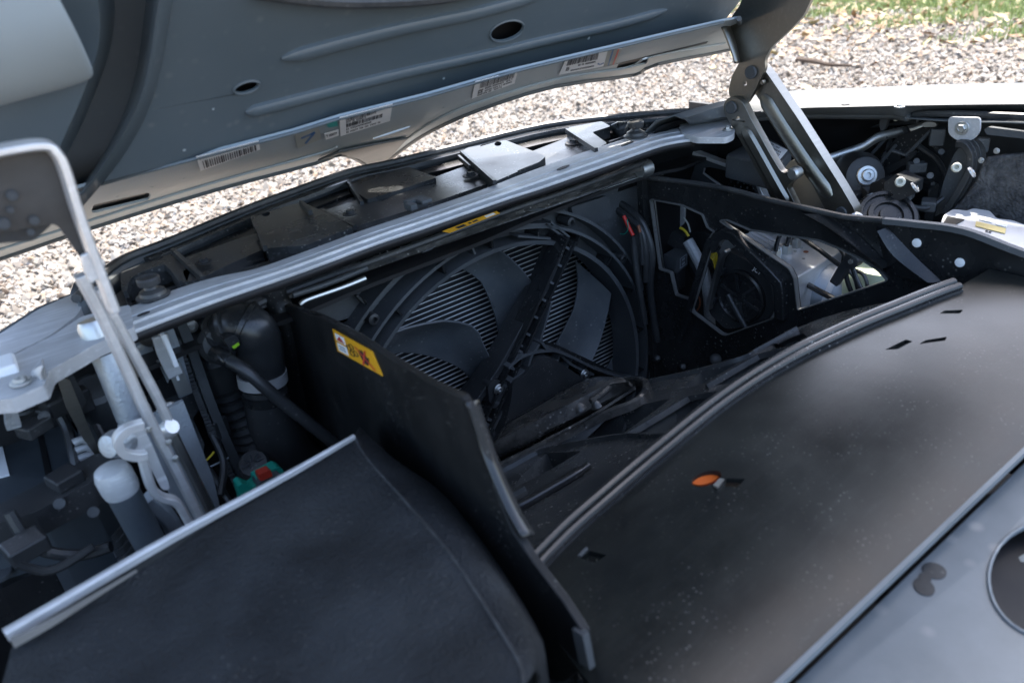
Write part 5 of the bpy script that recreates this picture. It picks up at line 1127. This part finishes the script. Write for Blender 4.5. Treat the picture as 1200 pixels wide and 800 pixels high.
fo = bpy.data.objects.new('moulded_mark', fcv); col.objects.link(fo)
dg = bpy.context.evaluated_depsgraph_get(); tm = bpy.data.meshes.new_from_object(fo.evaluated_get(dg)); bpy.data.objects.remove(fo)
tm.materials.clear(); tm.materials.append(M['white'])
mk_ = bpy.data.objects.new('moulded_mark', tm); col.objects.link(mk_); mk_.parent = bl_
pa, pb, pc = W(882, 316, PX(.2595)), W(893, 325, PX(.2595)), W(886, 311, PX(.2595))
ex = (pb - pa); sx = ex.length / 2.0; ex.normalize(); ey = (pc - pa); ey = (ey - ex * ey.dot(ex)).normalized(); ez = ex.cross(ey)
mk_.matrix_local = Matrix.Translation(pa - wloc(bl_)) @ Matrix(((ex.x, ey.x, ez.x), (ex.y, ey.y, ez.y), (ex.z, ey.z, ez.z))).to_4x4() @ Matrix.Scale(sx, 4)
cn = thing('plug_connector', 'square black plug connector with pale printed marks inside the left duct opening', 'connector', W(795, 310, PX(.265)))
cT = [W(x, y, PZ(W(777, 298, PX(.268)).z)) for x, y in ((777, 298), (791, 290), (807, 293), (793, 303))]
part('top', MB().prism(cT, .022, nrm=DN), M['plastic2'], cn, bevel=.001)
cb_ = [p + Vector((0, 0, -.022)) for p in cT]; cen = sum(cb_, Vector()) / 4
part('body', MB().prism([cen + (p - cen) * .8 for p in cb_], .03, nrm=DN), M['plastic'], cn, bevel=.001)
fq = [cT[3].lerp(cT[2], .25) + Vector((0, 0, -.003)), cT[3].lerp(cT[2], .85) + Vector((0, 0, -.003)), cT[3].lerp(cT[2], .85) + Vector((0, 0, -.018)), cT[3].lerp(cT[2], .25) + Vector((0, 0, -.018))]
part('print', patch(fq, .0005, [(0, 0, 1, .1), (0, .9, 1, 1), (0, 0, .1, 1), (.9, 0, 1, 1), (.3, .2, .7, .4), (.3, .6, .7, .8)]), M['greyprint'], cn)
wi = thing('wiring_loom', 'black wiring with red and yellow leads beside the right end of the fan shroud', 'wiring', W(745, 280, PX(.22)))
pipe(wi, 'cable', [(722, 236), (735, 244), (750, 258), (759, 276), (764, 300), (762, 340), (770, 400)], PX(.222), .0048, M['hose'])
pipe(wi, 'cable', [(724, 246), (738, 256), (750, 268), (756, 290), (757, 330)], PX(.215), .0042, M['hose'])
pipe(wi, 'red_lead', [(731, 253), (735, 262), (739, 270), (742, 276)], PX(.205), .0024, M['red'])
pipe(wi, 'cable', [(742, 276), (744, 300), (748, 330), (756, 380)], PX(.205), .0042, M['hose'])
pipe(wi, 'brown_lead', [(748, 264), (750, 272)], PX(.208), .002, M['copper'])
pipe(wi, 'cable', [(750, 272), (752, 290), (753, 310)], PX(.208), .002, M['hose'])
pipe(wi, 'thin_lead', [(735, 257), (736, 268), (732, 274), (727, 274)], PX(.203), .0007, M['green'])
pipe(wi, 'yellow_lead', [(797, 267), (801, 269), (804, 272), (807, 277)], PX(.29), .0018, M['yel'])
pipe(wi, 'pale_lead', [(801, 255), (806, 262), (809, 272)], PX(.292), .0012, M['kraft'])
for k in range(5): pipe(wi, 'yellow_lead', [(828 + 2 * k, 297 + k % 2 * 3), (832 + 2 * k, 301 - k), (836 + k, 306), (838, 316)], PX(.30 + .002 * k), .0009, M['yel'], 3)
pipe(wi, 'copper_lead', [(812, 342), (819, 348), (820, 358), (815, 366)], PX(.27), .0012, M['copper'])
pt = thing('coolant_pipe', 'silver metal coolant pipe curving behind the thin duct strut', 'pipe', W(828, 340, PX(.30)))
pipe(pt, 'pipe', [(806, 282), (816, 300), (825, 320), (830, 345), (832, 380), (836, 400)], PX(.30), .0075, M['silver'])
cyl(pt, 'union', 856, 292, PX(.34), (-1, 0, .3), [(.010, -.02), (.010, 0), (.012, .001), (.012, .008), (0, .008)], M['zinc'])
ph = thing('large_hose', 'wide black hose behind the first duct opening', 'hose', W(790, 280, PX(.33)))
pipe(ph, 'hose', [(768, 262), (780, 275), (795, 285), (812, 300), (830, 330)], PX(.33), .016, M['hose'])
slab(ph, 'bracket', [(785, 240), (802, 243), (801, 262), (794, 268), (784, 258)], PX(.34), .004, M['silver'])
slab(ph, 'plate', [(772, 244), (786, 252), (794, 266), (782, 272), (772, 262)], PX(.345), .004, M['kraft'])
slab(ph, 'inner_panel', [(764, 238), (800, 244), (824, 254), (834, 270), (800, 276), (766, 262)], PX(.395), .006, M['palefill'])  # pale panel added behind the opening to lighten its interior
slab(ph, 'inner_panel', [(826, 282), (846, 278), (860, 300), (850, 330), (830, 340)], PX(.39), .006, M['palefill'])  # second added pale panel, lightening the square opening
slab(ph, 'relay', [(802, 278), (820, 270), (832, 275), (832, 290), (812, 300), (802, 292)], PX(.32), .02, M['gloss'])

#### LEFT SIDE OF THE BAY
PV = PY(-.035)
ad = thing('radiator_hose', 'black elbow coolant hose with a bright clamp band beside the left duct side', 'hose', W(310, 480, PV))
el = spline([W(x, y, PY(v)) for x, y, v in ((262, 396, -.02), (270, 385, -.03), (284, 380, -.04), (297, 388, -.045), (303, 402, -.045), (305, 420, -.045), (307, 436, -.045), (309, 446, -.045))], 5)
part('elbow', MB().tube(el, [.0175 + .0025 * min(1, i / 16) for i in range(len(el))], 20), M['hose'], ad)
lo_ = spline([W(x, y, PY(v)) for x, y, v in ((310, 452, -.045), (314, 475, -.045), (322, 500, -.042), (340, 528, -.035), (368, 558, -.02), (400, 590, .0))], 6)
part('lower_hose', MB().tube(lo_, [.0185 + .004 * min(1, i / 14) for i in range(len(lo_))], 20), M['hose'], ad)
ax = (lo_[1] - lo_[0]).normalized()
part('clamp', MB().lathe(W(307.5, 441, PY(-.045)), ax, [(.0195, -.004), (.0212, -.004), (.0212, .006), (.0195, .006)], 28), M['alu'], ad)
part('collar', MB().lathe(W(311, 457, PY(-.045)), ax, [(.0185, 0), (.0205, .001), (.0205, .009), (.0185, .011)], 28), M['gloss'], ad)
for i in (3, 7, 11): part('elbow_rib', MB().lathe(el[i], (el[i + 1] - el[i]).normalized(), [(.0180, -.003), (.0215, -.002), (.0215, .002), (.0180, .003)], 24), M['hose'], ad)
part('neck', MB().lathe(W(258, 402, PY(-.028)), (-.3, -.7, .3), [(.016, -.02), (.0185, -.012), (.0185, .002), (.0165, .004), (.0165, .009), (.012, .012), (.006, .012), (0, .010)], 20), M['plastic'], ad)
slab(ad, 'lock_clip', [(262, 398), (276, 392), (282, 400), (270, 410)], PY(-.06), .012, M['plastic'])
slab(ad, 'date_mark', [(272, 406), (279.5, 401), (281, 404), (274, 409)], PY(-.0605), .0006, M['limeprint'], bev=0, r=0)
th = thing('bleed_hose', 'thin black bleed hose running slanted in front of the elbow hose', 'hose', W(330, 470, PY(-.08)))
P = spline([W(x, y, PY(v)) for x, y, v in ((252, 414, -.045), (266, 421, -.06), (290, 436, -.075), (320, 462, -.085), (350, 486, -.09), (385, 514, -.095), (410, 534, -.1))], 6)
part('hose', MB().tube(P, .0055, 12), M['hose'], th)
part('sleeve', MB().tube(P[:8], [.0068] * 7 + [.006], 12), M['gloss'], th)
bh = thing('bellows_hose', 'dark corrugated hose hanging in the shadow left of the clamp', 'hose', W(280, 500, PY(0)))
P = spline([W(x, y, PY(.005)) for x, y in ((262, 440), (272, 465), (284, 490), (294, 515), (300, 545))], 8)
part('hose', MB().tube(P, [.017 + (.003 if i % 3 == 0 else -.001) for i in range(len(P))], 16), M['hose'], bh)
part('neck', MB().lathe(P[0], (P[0] - P[1]).normalized(), [(.019, -.01), (.021, 0), (.021, .02), (.017, .026), (0, .027)], 20), M['plastic'], bh)
lpn = thing('radiator_side_frame', 'black radiator side frame with a ladder rail and round bolt at the left end', 'radiator frame', W(240, 430, PY(0)))
slab(lpn, 'frame', [(200, 374), (262, 352), (322, 336), (345, 400), (400, 590), (310, 600), (250, 480)], PY(.012), .012, M['plastic'])
slab(lpn, 'cross_strip', [(234, 366), (262, 355), (300, 344), (302, 350), (266, 362), (237, 373)], PY(.0), .008, M['plastic2'])
slab(lpn, 'label_plate', [(259, 352), (304, 337), (308, 341), (264, 357)], PY(.008), .002, M['greyprint'])
slab(lpn, 'block', [(236, 382), (247, 374), (262, 384), (250, 402), (238, 398)], PY(-.004), .01, M['plastic'])
slab(lpn, 'connector', [(300, 372), (312, 366), (322, 378), (316, 386), (306, 384)], PY(-.01), .012, M['gloss'])
slab(lpn, 'connector', [(284, 358), (306, 356), (318, 366), (300, 374), (288, 370)], PY(-.006), .012, M['plastic'])
for k in range(5): slab(lpn, 'rib', [(238 + 4 * k, 404 + 18 * k), (252 + 4 * k, 398 + 18 * k), (255 + 4 * k, 410 + 18 * k), (242 + 4 * k, 416 + 18 * k)], PY(.008), .006, M['plastic'])
fast(BOLT, 'bolt', lpn, 224.5, 382.5, PY(-.002), 7.6, label='round zinc washer headed bolt at the frame corner')
cyl(lpn, 'cap_screw', 275, 365, PY(-.012), (.2, -.8, .5), [(.008, -.01), (.008, .003), (.006, .005), (0, .003)], M['zinc'])
rl = [(210, 376), (222, 406), (236, 446), (248, 478), (264, 516), (282, 556), (296, 588)]
P = spline(WL(rl, PY(-.012)), 9)
part('ladder_rail', MB().sweep(P, [(-.004, -.006), (.004, -.006), (.004, .006), (-.004, .006)], Vector((0, -1, 0))), M['plastic2'], lpn)
tooth = mesh_of('tooth', MB().box((0, 0, 0), (1, .7, .4)), M['plastic2'])
for i in range(6, len(P) - 1):
    d = (P[i + 1] - P[i]).normalized(); s_ = d.cross(Vector((0, -1, 0))).normalized()
    place('tooth', tooth, lpn, P[i] + s_ * .007 + Vector((0, -.002, 0)), d, .0075, .4)
sd_ = thing('latch_bracket', 'bare metal bonnet latch bracket hanging under the crossmember end', 'latch', W(205, 420, PY(-.03)))
slab(sd_, 'plate', [(180, 400), (195, 378), (204, 386), (212, 408), (226, 460), (210, 467), (200, 440), (197, 450), (188, 430)], PY(-.02), .003, M['tube'])
slab(sd_, 'tongue', [(194, 428), (211, 424), (226, 459), (210, 465)], PY(-.034), .003, M['zinc'])
P = spline(WL([(187, 393), (192, 410), (198, 424), (206, 440)], PY(-.04)), 5); part('curved_spring', MB().sweep(P, [(-.006, -.002), (.006, -.002), (.006, .002), (-.006, .002)], Vector((0, -1, .2))), M['alu'], sd_, bevel=.0008)
P = spline(WL([(190, 391), (198, 408), (206, 428)], PY(-.046)), 5); part('bright_edge', MB().sweep(P, [(-.0016, -.003), (.0016, -.003), (.0016, .003), (-.0016, .003)], Vector((0, -1, .2))), M['white'], sd_)
P = spline(WL([(185, 422), (189, 428), (195, 426)], PY(-.036)), 4); part('hook', MB().tube(P, .0015, 8), M['zinc'], sd_)
part('print', MB().prism(WL([(203, 432), (206, 431), (207, 433), (204, 434)], PY(-.0346)), .0004).prism(WL([(206, 441), (209, 440), (211, 445), (208, 446)], PY(-.0346)), .0004), M['white'], sd_)
cyl(sd_, 'cable_end', 174, 390, PY(-.03), (-.2, -.8, .5), [(.010, -.012), (.010, .004), (.008, .006), (0, .004)], M['steel'])
slab(sd_, 'nut_plate', [(150, 392), (172, 384), (184, 424), (166, 430)], PY(-.01), .004, M['tube'])
for x, y in ((157, 391), (165, 407)): fast(BOLT, 'rivet', sd_, x, y, PY(-.014), 4)
gh = thing('grey_housing', 'dull grey plastic housing with a rounded metal cap in the shadow behind the hinge rods', 'housing', W(215, 510, PY(-.02)))
slab(gh, 'body', [(190, 470), (236, 445), (246, 462), (226, 490), (240, 520), (236, 545), (205, 556), (185, 510)], PY(.0), .05, M['plastic2'], bev=.003)
part('cap', MB().loft([spline([W(x, y, PY(-.03)) for x, y in r], 4) for r in ([(182, 480), (196, 470), (210, 472), (218, 482)], [(190, 496), (200, 484), (212, 482), (224, 487)], [(196, 512), (206, 498), (216, 492), (222, 490)])]), M['steel'], gh, solid=.003)
pipe(gh, 'edge', [(210, 492), (214, 505), (222, 522), (226, 528)], PY(-.02), .0012, M['zinc'])
pipe(gh, 'yellow_lead', [(251, 529), (245, 536), (238, 543), (232, 551)], PY(-.02), .001, M['yel'])
pipe(gh, 'thin_lead', [(237, 551), (252, 544), (268, 536)], PY(-.02), .0008, M['greyprint'])
gn = thing('coolant_connector', 'green plastic connector holder with a red locking tab under the hoses', 'connector', W(305, 575, PY(-.1)))
slab(gn, 'holder', [(279, 570), (284, 566), (296, 571), (301, 567), (300, 561), (325, 547), (331, 549), (338, 562), (326, 575), (300, 590), (285, 592)], PY(-.13), .012, M['green'])
slab(gn, 'plug', [(304, 566), (328, 555), (337, 566), (318, 580), (304, 578)], PY(-.137), .014, M['plastic2'])
for x in (309, 318, 327): slab(gn, 'socket', [(x - 3, 571 - (x - 309) * .45), (x + 2, 568 - (x - 309) * .45), (x + 3, 573 - (x - 309) * .45), (x - 2, 576 - (x - 309) * .45)], PY(-.138), .001, M['void'], bev=0, r=0)
slab(gn, 'red_tab', [(303, 556), (317, 550), (320, 558), (305, 564)], PY(-.139), .008, M['redp'])
sk_ = thing('screw_cap', 'dark fluted screw cap in the shadow above the green connector', 'cap', W(297, 545, PY(-.08)))
part('cap', MB().lathe(W(297, 543, PY(-.08)), (-.2, -.55, .8), [(.013, -.03), (.0135, -.002), (.0115, .002), (0, .003)], 12), M['plastic'], sk_, sharp=20)
for k in range(8):
    a = k * math.pi / 4; part('flute', MB().box(W(297, 543, PY(-.08)) + Vector((-.001 + .006 * math.cos(a), -.003, .003 + .006 * math.sin(a))), (.006, .002, .0012), Matrix.Rotation(-a, 3, 'Y')), M['plastic2'], sk_)

hL = thing('headlight_housing', 'dark plastic headlight housing with a white label at the far left edge', 'headlight', W(60, 560, PZ(.66)))
slab(hL, 'body', [(-80, 500), (10, 480), (45, 478), (80, 490), (112, 545), (96, 560), (40, 585), (-80, 620)], PZ(.661), .10, M['lampgrey'], nrm=DN, bev=.006)
slab(hL, 'groove', [(42, 500), (48, 500), (62, 560), (54, 562)], PZ(.6618), .001, M['void'], bev=0)
slab(hL, 'label', [(-20, 512), (0, 512), (11, 556), (-20, 565)], PZ(.6622), .0008, M['white'], bev=0, r=0)
slab(hL, 'rail', [(-60, 598), (0, 590), (60, 560), (110, 532), (128, 530), (132, 545), (105, 566), (40, 600), (-60, 630)], PZ(.68), .02, M['plastic'], nrm=DN, bev=.003)
for k in range(3): pipe(hL, 'coil', [(86 + 3 * k, 519 + 9 * k), (95 + 4 * k, 515 + 9 * k), (104 + 3 * k, 516 + 9 * k)], PY(-.05), .003, M['silver'], 3)
slab(hL, 'cover_blade', [(66, 440), (82, 445), (104, 500), (118, 530), (112, 534), (96, 512), (78, 478)], PY(-.06), .004, M['steel'])
slab(hL, 'cover_panel', [(68, 438), (84, 436), (102, 470), (95, 480), (102, 500), (116, 528), (104, 520), (84, 470)], PY(-.045), .02, M['plastic'])
cyl(hL, 'bulb_cap', 110, 456, PY(-.02), (.1, -.5, .9), [(.016, -.07), (.016, 0), (.012, .003), (0, .003)], M['plastic2'])
for p_, q_ in (((70, 576), (112, 553)), ((30, 607), (66, 590)), ((75, 590), (112, 568))):
    P = WL([p_, q_], PZ(.635)); part('chrome_bar', MB().tube(P, .0042, 10), M['plastic2'], hL)
slab(hL, 'lower_panel', [(-60, 610), (20, 612), (60, 590), (120, 560), (128, 580), (95, 620), (60, 662), (0, 690), (-60, 710)], PZ(.60), .04, M['gloss'], nrm=DN, bev=.006)
fast(CAP, 'adjuster', hL, 2, 674, PZ(.607), 13)
for k in range(5): slab(hL, 'cooling_rib', [(120 + 4.5 * k, 622 + 8 * k), (134 + 4.5 * k, 613 + 8 * k), (142 + 4.5 * k, 606 + 8 * k), (146 + 4.5 * k, 612 + 8 * k), (136 + 4.5 * k, 624 + 8 * k), (124 + 4.5 * k, 632 + 8 * k)], PZ(.60 - .006 * k), .006, M['plastic2'], nrm=DN)
for k in range(4): pipe(hL, 'cable', [(90, 672 - 7 * k), (120, 658 - 7 * k), (140, 646 - 7 * k)], PZ(.56), .003, M['hose'], 3)
for x, y, s_ in ((30, 482, 9), (40, 470, 7), (48, 480, 6), (22, 472, 6), (60, 485, 5)): fast(CAP, 'adjuster', hL, x, y, PZ(.70), s_, lift=.0)
slab(hL, 'lamp_tab', [(18, 452), (46, 448), (44, 460), (30, 470), (18, 468)], PZ(.70), .004, M['castwhite'], nrm=DN)
slab(hL, 'bracket', [(4, 464), (16, 466), (26, 500), (8, 505)], PY(-.10), .01, M['tube'])

#### SMALL THINGS PACKED INTO THE DARK CORNERS
hb = thing('harness', 'bundled black cables and clips crossing the dark bay below the far wing', 'harness', W(1000, 200, PX(.47)))
for pts, r in (([(905, 150, .50), (940, 170, .49), (968, 200, .47), (1000, 236, .45)], .004), ([(930, 140, .51), (970, 160, .50), (1012, 190, .49)], .003), ([(1060, 150, .49), (1075, 170, .48), (1100, 190, .47), (1112, 220, .45)], .0035),
               ([(1046, 150, .50), (1040, 175, .48), (1030, 200, .46), (1036, 225, .42)], .0028), ([(1100, 150, .48), (1095, 168, .47), (1106, 182, .46)], .003), ([(1144, 160, .46), (1150, 185, .45), (1142, 215, .44), (1120, 245, .42)], .003),
               ([(945, 205, .44), (960, 225, .43), (985, 240, .41)], .0035), ([(1060, 240, .38), (1085, 244, .40), (1105, 232, .42)], .003), ([(1000, 150, .505), (1040, 146, .50), (1075, 142, .49)], .0025)):
    part('cable', MB().tube(spline([W(x, y, PX(v)) for x, y, v in pts], 6), r, 8), M['hose'], hb)
for x, y, v, sx, sy, sz, a in ((985, 158, .50, .02, .03, .012, .3), (1074, 196, .44, .012, .02, .012, .8), (958, 168, .50, .025, .02, .02, .1), (1098, 160, .47, .014, .016, .02, .5), (1064, 226, .39, .016, .012, .014, .2), (1088, 240, .41, .02, .016, .012, .4), (925, 152, .515, .03, .02, .014, .2), (1150, 170, .445, .01, .014, .016, .6), (1012, 196, .46, .012, .014, .01, .9)):
    part('clip', MB().box(W(x, y, PX(v)), (sx, sy, sz), Matrix.Rotation(a, 3, 'Z')), M['plastic2'], hb, bevel=.002)
for x, y, v in ((1000, 146, .50), (1074, 189, .43), (1090, 206, .40), (1103, 178, .45), (966, 178, .49)): place('screw', CAP, hb, W(x, y, PX(v)), (-.8, -.4, .4), .0035)
lb_ = thing('headlight_wiring', 'bundled black cables and plugs in the dark gap beside the left headlight', 'wiring', W(120, 500, PY(-.02)))
for pts, r in (([(60, 470, -.02), (78, 500, -.03), (88, 540, -.05), (96, 580, -.06)], .004), ([(84, 450, 0), (100, 476, -.01), (124, 520, -.03), (132, 560, -.06)], .003), ([(186, 470, 0), (190, 500, -.01), (184, 540, -.03)], .0035), ([(250, 470, .0), (246, 500, -.01), (262, 540, -.03), (258, 580, -.05)], .0035),
               ([(10, 600, -.12), (40, 640, -.13), (90, 650, -.14), (130, 640, -.15)], .004), ([(20, 660, -.15), (60, 668, -.15), (110, 640, -.15)], .003), ([(150, 470, .0), (160, 500, -.02), (158, 540, -.04)], .003), ([(230, 530, 0), (252, 560, -.03), (270, 590, -.05)], .003)):
    part('cable', MB().tube(spline([W(x, y, PY(v)) for x, y, v in pts], 6), r, 8), M['hose'], lb_)
for x, y, v, sx, sy, sz, a in ((64, 474, -.04, .016, .02, .014, .3), (92, 470, -.03, .018, .012, .02, .1), (40, 500, -.06, .02, .016, .01, .5), (128, 540, -.05, .014, .014, .016, .2), (255, 500, -.01, .016, .014, .02, .4), (76, 560, -.09, .02, .02, .01, .3), (30, 640, -.14, .024, .02, .012, .2), (188, 520, -.02, .014, .012, .018, .3)):
    part('plug', MB().box(W(x, y, PY(v)), (sx, sy, sz), Matrix.Rotation(a, 3, 'Z')), M['plastic'], lb_, bevel=.002)
for x, y, v in ((52, 488, -.06), (98, 500, -.04), (70, 590, -.11), (110, 600, -.12)): place('screw', CAP, lb_, W(x, y, PY(v)), (-.1, -.7, .6), .004)
